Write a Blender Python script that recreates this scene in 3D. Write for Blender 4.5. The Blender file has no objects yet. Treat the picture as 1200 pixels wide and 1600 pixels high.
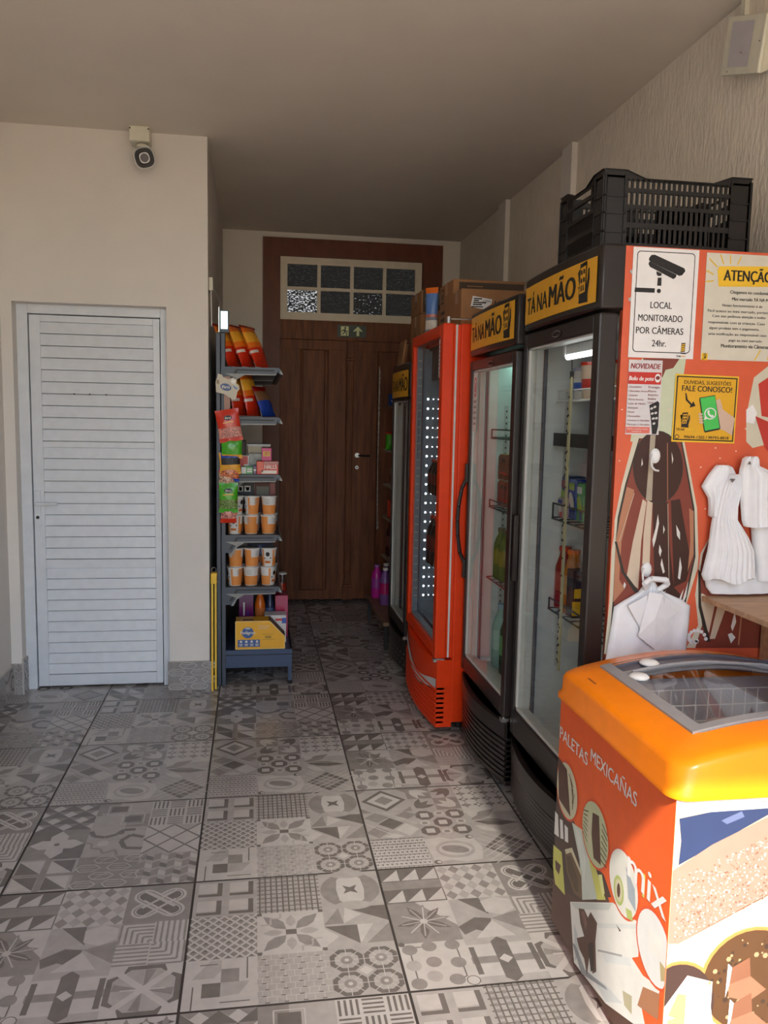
import bpy, math, random
from mathutils import Vector, Matrix
random.seed(7)
C = bpy.context.scene.collection
S = bpy.context.scene
# ---------------------------------------------------------------- camera
FPX, YAW, PITCH, ROLL, HC = 1280.15, 0.157928, 0.112687, 0.0193417, 1.51711
sy, cy, sp, cp, sr, cr = math.sin(YAW), math.cos(YAW), math.sin(PITCH), math.cos(PITCH), math.sin(ROLL), math.cos(ROLL)
FWD = Vector((sy*cp, cy*cp, -sp)); R0 = Vector((cy, -sy, 0)); U0 = R0.cross(FWD)
RT = R0*cr + U0*sr; UP = U0*cr - R0*sr
EYE = Vector((0, 0, HC))
cd = bpy.data.cameras.new('camera'); cam = bpy.data.objects.new('camera', cd); C.objects.link(cam)
cd.sensor_fit = 'VERTICAL'; cd.sensor_height = 24; cd.lens = 24*FPX/1600; cd.clip_start = 0.02
cam.matrix_world = Matrix(((RT.x, UP.x, -FWD.x, 0), (RT.y, UP.y, -FWD.y, 0), (RT.z, UP.z, -FWD.z, HC), (0, 0, 0, 1)))
S.camera = cam
def _ray(px, py): return FWD + RT*((px-600)/FPX) - UP*((py-800)/FPX)
def at_x(px, py, x): d = _ray(px, py); return EYE + d*(x/d.x)          # photo point -> point on a plane of the room
def at_y(px, py, y): d = _ray(px, py); return EYE + d*(y/d.y)
def at_z(px, py, z): d = _ray(px, py); return EYE + d*((z-HC)/d.z)
# ---------------------------------------------------------------- light
S.view_settings.view_transform = 'Standard'; S.view_settings.look = 'None'
S.view_settings.gamma = 1; S.view_settings.use_curve_mapping = False
S.view_settings.exposure = 0.72
SUN_DIR = Vector((0.42, 1.0, -1.12)).normalized()
wd = bpy.data.worlds.new('sky'); S.world = wd; wd.use_nodes = True
wn = wd.node_tree; bg = wn.nodes['Background']
sky = wn.nodes.new('ShaderNodeTexSky'); sky.sky_type = 'NISHITA'; sky.sun_disc = False
sky.sun_elevation = math.asin(-SUN_DIR.z); sky.sun_rotation = math.atan2(-SUN_DIR.x, -SUN_DIR.y)
sky.air_density = 1.0; sky.dust_density = 0.8
wn.links.new(sky.outputs[0], bg.inputs[0]); bg.inputs[1].default_value = 0.34
sl = bpy.data.lights.new('sun', 'SUN'); so = bpy.data.objects.new('sun', sl); C.objects.link(so)
sl.energy = 5.5; sl.angle = math.radians(0.6); sl.color = (1, 0.93, 0.82)
so.rotation_euler = SUN_DIR.to_track_quat('-Z', 'Y').to_euler(); so.location = (-3, -6, 8)
gl_ = bpy.data.lights.new('added_glare_spot', 'SPOT'); go = bpy.data.objects.new('added_glare_spot', gl_); C.objects.link(go)   # added unseen spot standing in for sunlight reflected in from outside
gl_.energy = 3600; gl_.spot_size = math.radians(8); gl_.spot_blend = 0.9; gl_.shadow_soft_size = 0.25; gl_.color = (1, 0.93, 0.80)
go.location = (0.50, -7.0, 6.6); go.rotation_euler = (Vector((0.62, 2.35, 0))-Vector(go.location)).to_track_quat('-Z', 'Y').to_euler()
# ---------------------------------------------------------------- materials
MATS = {}
def mat(name, col, rough=0.5, metal=0.0, noise=0.0, nscale=20.0, bump=0.0, bscale=None, stretch=(1,1,1), coat=0.0, spec=0.5, emit=None, es=1.0, trans=0.0):
    if name in MATS: return MATS[name]
    m = bpy.data.materials.new(name); m.use_nodes = True; nt = m.node_tree; b = nt.nodes['Principled BSDF']
    b.inputs['Base Color'].default_value = (*col, 1); b.inputs['Roughness'].default_value = rough
    b.inputs['Metallic'].default_value = metal; b.inputs['Coat Weight'].default_value = coat; b.inputs['Specular IOR Level'].default_value = spec
    b.inputs['Transmission Weight'].default_value = trans
    if emit: b.inputs['Emission Color'].default_value = (*emit, 1); b.inputs['Emission Strength'].default_value = es
    tc = nt.nodes.new('ShaderNodeTexCoord'); mp = nt.nodes.new('ShaderNodeMapping'); mp.inputs['Scale'].default_value = stretch
    nt.links.new(tc.outputs['Object'], mp.inputs[0])
    n = nt.nodes.new('ShaderNodeTexNoise'); n.inputs['Scale'].default_value = nscale; n.inputs['Detail'].default_value = 4
    nt.links.new(mp.outputs[0], n.inputs['Vector'])
    a = noise if noise else 0.04
    cr_ = nt.nodes.new('ShaderNodeValToRGB')
    cr_.color_ramp.elements[0].position = 0.3; cr_.color_ramp.elements[1].position = 0.7
    cr_.color_ramp.elements[0].color = tuple(c*(1-a) for c in col)+(1,); cr_.color_ramp.elements[1].color = tuple(min(1, c*(1+a)) for c in col)+(1,)
    nt.links.new(n.outputs['Fac'], cr_.inputs[0]); nt.links.new(cr_.outputs[0], b.inputs['Base Color'])
    if bump:
        n2 = nt.nodes.new('ShaderNodeTexNoise'); n2.inputs['Scale'].default_value = bscale or nscale*3; n2.inputs['Detail'].default_value = 3
        nt.links.new(mp.outputs[0], n2.inputs['Vector'])
        bp = nt.nodes.new('ShaderNodeBump'); bp.inputs['Strength'].default_value = bump; bp.inputs['Distance'].default_value = 0.01
        nt.links.new(n2.outputs['Fac'], bp.inputs['Height']); nt.links.new(bp.outputs[0], b.inputs['Normal'])
    MATS[name] = m; return m
def glass(name, tint=(0.93, 0.97, 0.95), ior=1.5, rough=0.0):
    m = bpy.data.materials.new(name); m.use_nodes = True; nt = m.node_tree; nt.nodes.clear()
    o = nt.nodes.new('ShaderNodeOutputMaterial'); mx = nt.nodes.new('ShaderNodeMixShader'); t = nt.nodes.new('ShaderNodeBsdfTransparent')
    g = nt.nodes.new('ShaderNodeBsdfGlossy'); f = nt.nodes.new('ShaderNodeFresnel')
    t.inputs[0].default_value = (*tint, 1); g.inputs['Roughness'].default_value = rough; gm = nt.nodes.new('ShaderNodeNewGeometry'); iv = nt.nodes.new('ShaderNodeMapRange'); iv.inputs[3].default_value = ior; iv.inputs[4].default_value = 1/ior
    nt.links.new(gm.outputs['Backfacing'], iv.inputs[0]); nt.links.new(iv.outputs[0], f.inputs[0])
    nt.links.new(f.outputs[0], mx.inputs[0]); nt.links.new(t.outputs[0], mx.inputs[1]); nt.links.new(g.outputs[0], mx.inputs[2])
    nt.links.new(mx.outputs[0], o.inputs[0]); MATS[name] = m; return m
def emis(name, col, st):
    return mat(name, tuple(min(1, c) for c in col), 0.5, emit=col, es=st)
wallm = mat('cream_wall_paint', (0.78, 0.735, 0.69), 0.85, noise=0.03, nscale=3, bump=0.15, bscale=120)
roughm = mat('roughcast_wall_paint', (0.80, 0.73, 0.63), 0.9, noise=0.05, nscale=30, bump=0.55, bscale=60, stretch=(1, 1, 0.35))
ceilm = mat('ceiling_paint', (0.79, 0.72, 0.63), 0.9, noise=0.02, nscale=4, bump=0.1, bscale=150)
whitep = mat('white_paper', (0.80, 0.78, 0.77), 0.5)
white = mat('white_plastic', (0.80, 0.80, 0.80), 0.35)
cream = mat('cream_plastic', (0.76, 0.74, 0.62), 0.45)
alum = mat('white_aluminium', (0.72, 0.75, 0.80), 0.35, spec=0.5)
black = mat('black_plastic', (0.014, 0.010, 0.010), 0.42)
blackg = mat('black_lacquer', (0.017, 0.012, 0.011), 0.3)
pureb = mat('black_ink', (0.012, 0.010, 0.010), 0.5)
redl = mat('red_lacquer', (0.80, 0.050, 0.006), 0.3, spec=0.3)
redw = mat('red_vinyl_wrap', (0.68, 0.115, 0.047), 0.4)
yellow = mat('yellow_sign', (0.86, 0.43, 0.02), 0.35)
ylp = mat('yellow_print', (0.86, 0.52, 0.03), 0.4)
steel = mat('brushed_steel', (0.55, 0.55, 0.56), 0.3, 0.9)
darkst = mat('dark_grey_steel', (0.050, 0.058, 0.075), 0.4, 0.3)
bluest = mat('blue_grey_steel', (0.036, 0.058, 0.115), 0.4, 0.2)
wood_d = mat('brown_painted_wood', (0.18, 0.058, 0.022), 0.45, spec=0.22, noise=0.35, nscale=6, bump=0.2, bscale=30, stretch=(6, 6, 0.6))
wood_f = mat('red_brown_frame_paint', (0.135, 0.028, 0.008), 0.5, noise=0.15, nscale=8, stretch=(2, 2, 1))
ply = mat('plywood', (0.50, 0.30, 0.17), 0.5, noise=0.2, nscale=8, stretch=(1, 6, 6))
card = mat('cardboard', (0.32, 0.155, 0.065), 0.8, noise=0.08, nscale=15)
cardd = mat('cardboard_print', (0.07, 0.045, 0.03), 0.8)
liner = mat('white_liner', (0.74, 0.76, 0.75), 0.4)
silver = mat('grey_gasket', (0.62, 0.62, 0.60), 0.4)
glassm = glass('clear_glass'); lidglass = glass('lid_glass', (0.80, 0.78, 0.78), 1.55)
clearp = glass('clear_plastic', (0.86, 0.9, 0.9), 1.4, 0.05)
bagp = mat('white_bag_plastic', (0.82, 0.82, 0.84), 0.4, bump=0.25, bscale=25)
orange = mat('orange_plastic', (0.95, 0.24, 0.004), 0.28, spec=0.35)
lgrey = mat('lid_frame_grey', (0.30, 0.29, 0.30), 0.35)
dgrey = mat('lid_rail_grey', (0.10, 0.095, 0.12), 0.3)
def ink(r, g, b, rough=0.4): return mat('print_%d_%d_%d' % (int(r*999), int(g*999), int(b*999)), (r, g, b), rough)
# ---------------------------------------------------------------- mesh builder
TXT = {}
def text_geo(s, bold=0.0):
    k = (s, bold)
    if k in TXT: return TXT[k]
    cu = bpy.data.curves.new('t', 'FONT'); cu.body = s; cu.size = 1; cu.resolution_u = 3; cu.offset = bold
    o = bpy.data.objects.new('t', cu); C.objects.link(o)
    dg = bpy.context.evaluated_depsgraph_get(); ev = o.evaluated_get(dg); me = ev.to_mesh()
    V = [(v.co.x, v.co.y) for v in me.vertices]; F = [tuple(p.vertices) for p in me.polygons]
    ev.to_mesh_clear(); bpy.data.objects.remove(o); bpy.data.curves.remove(cu)
    TXT[k] = (V, F); return TXT[k]
def plane(o, U, V):
    o, U, V = Vector(o), Vector(U), Vector(V); N = U.cross(V).normalized()
    return lambda u, v, w=0: o + U*u + V*v + N*w
class MB:
    def __init__(s): s.v, s.f, s.k, s.m = [], [], [], []
    def mi(s, m):
        if m not in s.m: s.m.append(m)
        return s.m.index(m)
    def add(s, V, F, m):
        b = len(s.v); s.v += [tuple(p) for p in V]; i = s.mi(m)
        for f in F: s.f.append(tuple(b+q for q in f)); s.k.append(i)
        return s
    def box(s, x0, x1, y0, y1, z0, z1, m):
        V = [(x, y, z) for z in (z0, z1) for y in (y0, y1) for x in (x0, x1)]
        return s.add(V, [(0,2,3,1),(4,5,7,6),(0,1,5,4),(2,6,7,3),(0,4,6,2),(1,3,7,5)], m)
    def prism(s, pts, ax, a, b, m):                       # polygon in the two other axes, pushed along ax
        def P(p, t): return {0: (t, p[0], p[1]), 1: (p[0], t, p[1]), 2: (p[0], p[1], t)}[ax]
        n = len(pts); V = [P(p, a) for p in pts]+[P(p, b) for p in pts]
        F = [tuple(range(n-1, -1, -1)), tuple(range(n, 2*n))]+[(i, (i+1) % n, n+(i+1) % n, n+i) for i in range(n)]
        return s.add(V, F, m)
    def tube(s, p, q, r, m, n=8, r2=None):
        p, q = Vector(p), Vector(q); d = (q-p); d.normalize(); a = d.orthogonal().normalized(); b = d.cross(a); r2 = r if r2 is None else r2
        V = [p+(a*math.cos(t)+b*math.sin(t))*r for t in [2*math.pi*i/n for i in range(n)]]+[q+(a*math.cos(t)+b*math.sin(t))*r2 for t in [2*math.pi*i/n for i in range(n)]]
        F = [tuple(range(n-1, -1, -1)), tuple(range(n, 2*n))]+[(i, (i+1) % n, n+(i+1) % n, n+i) for i in range(n)]
        return s.add(V, F, m)
    def path(s, pts, r, m, n=6):
        for a, b in zip(pts, pts[1:]): s.tube(a, b, r, m, n)
        return s
    def lathe(s, prof, c, m, n=20, bands=None, axis=2):   # bands: list of (segment index set, material)
        c = Vector(c); V = []; ax = axis
        for r, z in prof:
            for i in range(n):
                t = 2*math.pi*i/n; a, b = r*math.cos(t), r*math.sin(t)
                V.append(c+Vector({2: (a, b, z), 0: (z, a, b), 1: (a, z, b)}[ax]))
        base = len(s.v); s.v += [tuple(p) for p in V]
        for k in range(len(prof)-1):
            mm = s.mi(m if not bands else bands.get(k, m))
            for i in range(n):
                j = (i+1) % n; s.f.append((base+k*n+i, base+k*n+j, base+(k+1)*n+j, base+(k+1)*n+i)); s.k.append(mm)
        s.f.append(tuple(base+i for i in range(n-1, -1, -1))); s.k.append(s.mi(m if not bands else bands.get(0, m)))
        e = (len(prof)-1)*n; s.f.append(tuple(base+e+i for i in range(n))); s.k.append(s.mi(m if not bands else bands.get(len(prof)-2, m)))
        return s
    def loft(s, loops, m, cap=False):
        n = len(loops[0]); V = [p for l in loops for p in l]
        F = [(k*n+i, k*n+(i+1) % n, (k+1)*n+(i+1) % n, (k+1)*n+i) for k in range(len(loops)-1) for i in range(n)]
        if cap: F += [tuple(range(n-1, -1, -1)), tuple((len(loops)-1)*n+i for i in range(n))]
        return s.add(V, F, m)
    def poly(s, fn, pts, m, w=0.0): return s.add([fn(p[0], p[1], w) for p in pts], [tuple(range(len(pts)))], m)
    def rect(s, fn, u0, v0, u1, v1, m, w=0.0): return s.poly(fn, [(u0, v0), (u1, v0), (u1, v1), (u0, v1)], m, w)
    def strip(s, fn, u0, v0, u1, v1, m, w=0.0, n=10):     # a rectangle cut into n columns (for bowed signs)
        for i in range(n): s.rect(fn, u0+(u1-u0)*i/n, v0, u0+(u1-u0)*(i+1)/n, v1, m, w)
        return s
    def disc(s, fn, u, v, r, m, w=0.0, n=20, ry=None, rot=0):
        ry = r if ry is None else ry; c_, s_ = math.cos(rot), math.sin(rot)
        return s.poly(fn, [(u+r*math.cos(t)*c_-ry*math.sin(t)*s_, v+r*math.cos(t)*s_+ry*math.sin(t)*c_) for t in [2*math.pi*i/n for i in range(n)]], m, w)
    def line(s, fn, p, q, t, m, w=0.0):
        dx, dy = q[0]-p[0], q[1]-p[1]; l = math.hypot(dx, dy) or 1; nx, ny = -dy/l*t/2, dx/l*t/2
        return s.poly(fn, [(p[0]+nx, p[1]+ny), (p[0]-nx, p[1]-ny), (q[0]-nx, q[1]-ny), (q[0]+nx, q[1]+ny)], m, w)
    def text(s, t, fn, u, v, h, m, w=0.0, width=None, align='L', bold=0.0, shear=0.0, fat=0.0):
        if bold: fat, bold = fat+bold*h/0.72*.9, 0.0
        if fat:
            for k, d in enumerate((-1, -.5, .5, 1)): s.text(t, fn, u+d*fat, v, h, m, w+.00012*(k+1), width, align, bold, shear)
        V, F = text_geo(t, bold)
        if not V: return s
        xs = [p[0] for p in V]; x0, x1 = min(xs), max(xs); sc = h/0.72; xsx = (width/(x1-x0)) if width else sc
        off = {'L': 0, 'C': -(x1-x0)*xsx/2, 'R': -(x1-x0)*xsx}[align]
        return s.add([fn(u+off+(a-x0)*xsx+shear*b*sc, v+b*sc, w) for a, b in V], F, m)
    def build(s, name, parent=None, smooth=False, bevel=0.0, origin=None, seg=2):
        root = parent
        while root is not None and root.parent is not None: root = root.parent
        o0 = Vector(origin) if origin is not None else (Vector(root.location) if root is not None else Vector((0, 0, 0)))
        par_off = Vector((0, 0, 0))
        me = bpy.data.meshes.new(name); me.from_pydata([tuple(Vector(p)-o0) for p in s.v], [], s.f)
        for m in s.m: me.materials.append(m)
        me.polygons.foreach_set('material_index', s.k); me.update()
        if smooth:
            me.polygons.foreach_set('use_smooth', [True]*len(me.polygons))
            me.set_sharp_from_angle(angle=math.radians(smooth if smooth is not True else 40))
        o = bpy.data.objects.new(name, me); C.objects.link(o)
        if parent is not None: o.parent = parent
        elif origin is not None: o.location = o0
        if bevel:
            b = o.modifiers.new('bevel', 'BEVEL'); b.width = bevel; b.segments = seg; b.limit_method = 'ANGLE'; b.angle_limit = math.radians(50)
        return o
def tag(o, label=None, cat=None, group=None, kind=None):
    if label: o['label'] = label
    if cat: o['category'] = cat
    if group: o['group'] = group
    if kind: o['kind'] = kind
    return o
def thing(name, label, cat, loc=(0, 0, 0), group=None):
    o = bpy.data.objects.new(name, None); C.objects.link(o); o.location = loc; o.empty_display_size = 0.05
    return tag(o, label, cat, group)
def dup(root, loc, rotz=0.0, label=None, tilt=None):
    r = root.copy(); C.objects.link(r); r.location = loc; r.rotation_euler = tilt or (0, 0, rotz)
    if label: r['label'] = label
    for ch in list(root.children):
        c = ch.copy(); C.objects.link(c); c.parent = r
        for g in ch.children:
            d = g.copy(); C.objects.link(d); d.parent = c
    return r
def struct(name, mb, parent=None, **k):
    o = mb.build(name, parent, **k)
    if parent is None: o['kind'] = 'structure'
    return o
def rrect(x0, x1, y0, y1, r, z, n=5, sub=0):
    if sub:
        P = rrect(x0, x1, y0, y1, r, z, n); Q = []
        for i, p in enumerate(P):
            q = P[(i+1) % len(P)]; Q.append(p)
            if abs(p[0]-q[0]) > (x1-x0)*.3:
                for k in range(1, sub): Q.append((p[0]+(q[0]-p[0])*k/sub, p[1]+(q[1]-p[1])*k/sub, z))
        return Q
    P = []
    for cx, cy_, a0 in ((x1-r, y1-r, 0), (x0+r, y1-r, 90), (x0+r, y0+r, 180), (x1-r, y0+r, 270)):
        for i in range(n+1):
            t = math.radians(a0+90*i/n); P.append((cx+r*math.cos(t), cy_+r*math.sin(t), z))
    return P
# ================================================================ THE SETTING
WL, WR, YF, YB, ZC, XA = -1.29, 1.65, 4.55, 6.68, 2.96, -0.245
YE = -0.44                                   # the open front edge of the porch roof
# ---- floor: patterned tiles, 60 cm, nine 20 cm motifs each
TONE = [mat('tile_tone_pale', (0.53, 0.49, 0.46), 0.2, noise=0.06, nscale=25), mat('tile_tone_light', (0.42, 0.385, 0.36), 0.2, noise=0.08, nscale=25),
        mat('tile_tone_mid', (0.285, 0.258, 0.238), 0.2, noise=0.1, nscale=25), mat('tile_tone_dark', (0.18, 0.158, 0.143), 0.2, noise=0.1, nscale=25)]
grout = mat('dark_grout', (0.05, 0.04, 0.035), 0.8)
class Cell:
    def __init__(s, mb, fn): s.mb, s.fn, s.l = mb, fn, 0
    def P(s, pts, t): s.l += 1; s.mb.poly(s.fn, pts, TONE[t], 0.0003+0.00002*s.l); return s
    def R(s, a, b, c, d, t): return s.P([(a, b), (c, b), (c, d), (a, d)], t)
    def D(s, u, v, r, t, ry=None, n=14, rot=0):
        ry = ry or r; c, q = math.cos(rot), math.sin(rot)
        return s.P([(u+r*math.cos(x)*c-ry*math.sin(x)*q, v+r*math.cos(x)*q+ry*math.sin(x)*c) for x in [2*math.pi*i/n for i in range(n)]], t)
    def L(s, p, q, w, t):
        dx, dy = q[0]-p[0], q[1]-p[1]; l = math.hypot(dx, dy); nx, ny = -dy/l*w/2, dx/l*w/2
        return s.P([(p[0]+nx, p[1]+ny), (p[0]-nx, p[1]-ny), (q[0]-nx, q[1]-ny), (q[0]+nx, q[1]+ny)], t)
    def PL(s, pts, w, t):
        for a, b in zip(pts, pts[1:]): s.L(a, b, w, t)
        return s
    def leaf(s, u, v, a, ln, wd, t):
        c, q = math.cos(a), math.sin(a)
        pts = [(0, 0), (.3, .38), (.6, .4), (1, 0), (.6, -.4), (.3, -.38)]
        return s.P([(u+x*ln*c-y*wd*q, v+x*ln*q+y*wd*c) for x, y in pts], t)
def brackets(c):
    c.R(0, 0, 1, 1, 1)
    for a in (.06, .56):
        for b in (.06, .56): c.R(a, b+.1, a+.3, b+.38, 0); c.R(a+.3, b, a+.38, b+.38, 3); c.R(a, b, a+.3, b+.07, 3)
def dotgrid(c):
    c.R(0, 0, 1, 1, 1)
    for i in range(11): c.R(.03+i*.09, 0, .055+i*.09, 1, 3)
    for i in range(9): c.R(0, .04+i*.115, 1, .065+i*.115, 3)
    for i in range(5):
        for j in range(9): c.R(.06+i*.18, .02+j*.115, .11+i*.18, .085+j*.115, 2)
def ellstar(c):
    c.R(0, 0, 1, 1, 1); c.D(.5, .5, .49, 2, n=28); c.P([(.5, 1), (.3, .8), (.27, .5), (.3, .2), (.5, 0), (.7, .2), (.73, .5), (.7, .8)], 0)
    c.D(.5, .95, .3, 1, .12); c.D(.5, .05, .3, 1, .12)
    c.P([(.38, .62), (.5, .56), (.62, .62), (.57, .5), (.62, .38), (.5, .44), (.38, .38), (.43, .5)], 3)
def lattice3d(c):
    c.R(0, 0, 1, 1, 2)
    for i in range(6):
        for j in range(6):
            x, y = i/6, j/6; c.P([(x+.02, y+.02), (x+.14, y+.02), (x+.08, y+.09)], 3)
    for i in range(-6, 7): c.L((max(0, i/6), max(0, -i/6)), (min(1, 1+i/6), min(1, 1-i/6)), .035, 0) if abs(i) < 6 else None
    for i in range(1, 12): c.L((max(0, i/6-1), min(1, i/6)), (min(1, i/6), max(0, i/6-1)), .035, 0)
def ornate(c):
    c.R(0, 0, 1, 1, 0); c.R(.42, .44, .58, .56, 3)
    for a in (45, 135, 225, 315): c.leaf(.5+.1*math.cos(math.radians(a)), .5+.1*math.sin(math.radians(a)), math.radians(a), .48, .25, 2)
    for a in (0, 90, 180, 270): c.leaf(.5+.12*math.cos(math.radians(a)), .5+.12*math.sin(math.radians(a)), math.radians(a), .3, .18, 1)
    c.PL([(.05, .7), (.2, .7), (.2, .85), (.35, .85), (.35, .97)], .03, 1); c.PL([(.95, .3), (.8, .3), (.8, .15), (.65, .15), (.65, .03)], .03, 1)
    for x, y in ((0, 0), (.93, 0), (0, .93), (.93, .93)): c.R(x, y, x+.07, y+.07, 3)
def triangles(c):
    c.R(0, 0, 1, 1, 1); c.P([(.35, 1), (1, 1), (1, .6)], 3); c.P([(0, .55), (.5, .55), (.5, .1)], 3); c.P([(0, .6), (.25, 1), (.3, .6)], 2)
    c.P([(.5, .55), (.75, .55), (.5, .1)], 0); c.P([(.6, .1), (1, .55), (1, .1)], 2); c.P([(.3, .6), (.35, 1), (.6, .8)], 0); c.P([(0, .1), (.2, .3), (0, .5)], 0)
def pinwheel(c):
    c.R(0, 0, 1, 1, 0); c.P([(.1, .6), (.4, .6), (.5, .75), (.5, .98), (.35, .98)], 1); c.R(.5, .5, .75, .78, 2); c.R(.25, .22, .5, .5, 3)
    c.P([(.5, .5), (.9, .5), (.75, .25), (.5, .22)], 1); c.R(.85, .55, .87, 1, 3); c.R(.12, 0, .14, .45, 3); c.R(.2, .88, .45, .9, 3); c.R(.5, .1, .9, .12, 3)
def brick(c):
    c.R(0, 0, 1, 1, 1)
    for j in range(8):
        c.R(0, j/8, 1, j/8+.012, 0)
        for i in range(8): x = i/8+(.06 if j % 2 else 0); c.R(x, j/8, x+.012, min(1, j/8+.125), 0)
        for i in range(4): x = i/4+(.06 if j % 2 else .1); c.R(x, j/8+.01, min(1, x+.06), j/8+.03, 3)
def octagons(c):
    c.R(0, 0, 1, 1, 1); c.R(.46, .46, .54, .54, 0)
    for x in (.25, .75):
        for y in (.25, .75): c.D(x, y, .26, 3, n=8, rot=.39); c.D(x, y, .185, 1, n=8, rot=.39); c.D(x, y, .09, 2, n=12); c.D(x, y, .035, 0, n=8)
    for a in range(8):
        t = a*math.pi/4
        for x in (.25, .75):
            for y in (.25, .75): c.L((x+.1*math.cos(t), y+.1*math.sin(t)), (x+.25*math.cos(t), y+.25*math.sin(t)), .012, 0)
    c.P([(.5, .6), (.6, .5), (.5, .4), (.4, .5)], 0)
def dia(c, x, y, r, t, ry=None): ry = ry or r; c.P([(x-r, y), (x, y-ry), (x+r, y), (x, y+ry)], t)
def diamond(c):
    c.R(0, 0, 1, 1, 1); dia(c, .5, .5, .46, 3); dia(c, .5, .5, .35, 0); dia(c, .5, .5, .2, 2)
    for x, y in ((0, 0), (1, 0), (0, 1), (1, 1)): c.P([(x, y), (x+(.2 if x == 0 else -.2), y), (x, y+(.2 if y == 0 else -.2))], 2)
def tulips(c):
    c.R(0, 0, 1, 1, 1); c.R(0, .5, .5, 1, 2); c.R(.5, 0, 1, .5, 2)
    for x, y, a, t in ((.1, .9, -45, 0), (.9, .1, 135, 0), (.1, .1, 45, 3), (.9, .9, 225, 3)):
        for d in (-28, 0, 28): c.leaf(x, y, math.radians(a+d), .42, .16, t)
def latflower(c):
    c.R(0, 0, 1, 1, 0)
    for i in range(4):
        for j in range(4):
            x, y = i*.25+.125, j*.25+.125; c.leaf(x-.12, y, 0, .24, .1, 3); c.leaf(x, y-.12, math.pi/2, .24, .1, 2)
            if (i+j) % 2: dia(c, x, y, .05, 0)
def rhombus(c):
    c.R(0, 0, 1, 1, 1); dia(c, .5, .55, .25, 3, .22); dia(c, .25, .8, .24, 2, .2); dia(c, .78, .3, .22, 0, .24); dia(c, .85, .85, .22, 2, .15); dia(c, .2, .25, .22, 2, .22); dia(c, .5, .08, .2, 0, .1)
    c.L((0, .6), (.5, .1), .02, 0); c.L((.4, 1), (1, .5), .02, 0)
def octdots(c):
    c.R(0, 0, 1, 1, 1)
    for x, y in ((.2, .8), (.8, .8), (.5, .5), (.2, .2), (.8, .2)): c.D(x, y, .19, 3, n=8, rot=.39); c.R(x-.08, y-.08, x+.08, y+.08, 0)
    for x, y in ((.5, .85), (.5, .15), (.15, .5), (.85, .5)): c.D(x, y, .1, 0, n=8); c.R(x-.05, y-.05, x+.05, y+.05, 2)
def leaves(c):
    c.R(0, 0, 1, 1, 1); c.R(.0, .8, 1, 1, 0)
    c.leaf(.05, .5, math.radians(35), .7, .3, 2); c.leaf(.1, .45, math.radians(-8), .85, .3, 3); c.leaf(.08, .3, math.radians(-35), .5, .2, 0); c.leaf(.1, .6, math.radians(75), .4, .25, 0); c.PL([(.05, .5), (.95, .42)], .015, 0)
def smallgrid(c):
    c.R(0, 0, 1, 1, 0)
    for j in range(11):
        for i in range(12): c.R(i/12, j/11+.02, i/12+.055, j/11+.045, 2); c.R(i/12+(.03 if j % 2 else .06), j/11, i/12+(.045 if j % 2 else .075), j/11+.05, 3)
def ornellipse(c):
    c.R(0, 0, 1, 1, 1); c.P([(0, .9), (.3, .95), (.5, .85), (.9, .9), (1, .5), (.9, .12), (.6, .05), (.35, .15), (.05, .1)], 0); c.D(.5, .5, .36, 1, .3, 18); c.D(.5, .5, .3, 0, .22, 18); c.D(.5, .5, .25, 2, .13, 18, -.3)
    for x, y in ((.1, .1), (.85, .9)): c.D(x, y, .07, 3); c.D(x+.02, y, .04, 0)
def plaid(c):
    c.R(0, 0, 1, 1, 1); dia(c, .5, .5, .45, 3); dia(c, .5, .5, .28, 2)
    for d in (-.2, -.08, .04, .16): c.L((.02+d/2, .1-d), (.98+d/2, .9-d), .02, 0); c.L((.02+d/2, .9+d), (.98+d/2, .1+d), .015, 0)
def trirows(c):
    c.R(0, 0, 1, 1, 3); c.R(0, .38, 1, .62, 2)
    for i in range(3):
        x = i*.33+.02; c.P([(x, .64), (x+.3, .64), (x+.3, .97)], 0); c.P([(x, .03), (x+.3, .03), (x+.3, .36)], 0)
def checkdiamond(c):
    c.R(0, 0, 1, 1, 0)
    for i in range(5):
        for j in range(4):
            if (i+j) % 2 == 0: dia(c, .1+i*.2, .125+j*.25, .1, 2, .125)
            else: dia(c, .1+i*.2, .125+j*.25, .1, 1, .125)
def knot(c):
    c.R(0, 0, 1, 1, 2)
    def capsule(a, w, t):
        s2 = math.sin(math.radians(a)); c2 = math.cos(math.radians(a)); pts = []
        for k in range(9): x = math.radians(-90+k*22.5); pts.append((.3+w*math.cos(x), w*math.sin(x)))
        for k in range(9): x = math.radians(90+k*22.5); pts.append((-.3+w*math.cos(x), w*math.sin(x)))
        c.P([(.5+x*c2-y*s2, .5+x*s2+y*c2) for x, y in pts], t)
    for a in (42, -42): capsule(a, .19, 0); capsule(a, .145, 3); capsule(a, .13, 0); capsule(a, .105, 3)
    for d in (-.16, .12):
        c.L((.25, .27+d*.9), (.75, .73+d*.9), .045, 0); c.L((.25, .73+d*.9), (.75, .27+d*.9), .045, 0)
def lily(c):
    c.R(0, 0, 1, 1, 2); c.P([(.45, 1), (1, 1), (1, .35)], 0)
    for k in range(10): c.leaf(.5, .5, math.radians(k*36+10), .44, .17, 3 if k % 2 else 2)
    for k in range(10): c.L((.5, .5), (.5+.36*math.cos(math.radians(k*36+10)), .5+.36*math.sin(math.radians(k*36+10))), .02, 1 if k % 2 else 0)
    c.D(.5, .5, .06, 0)
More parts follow.
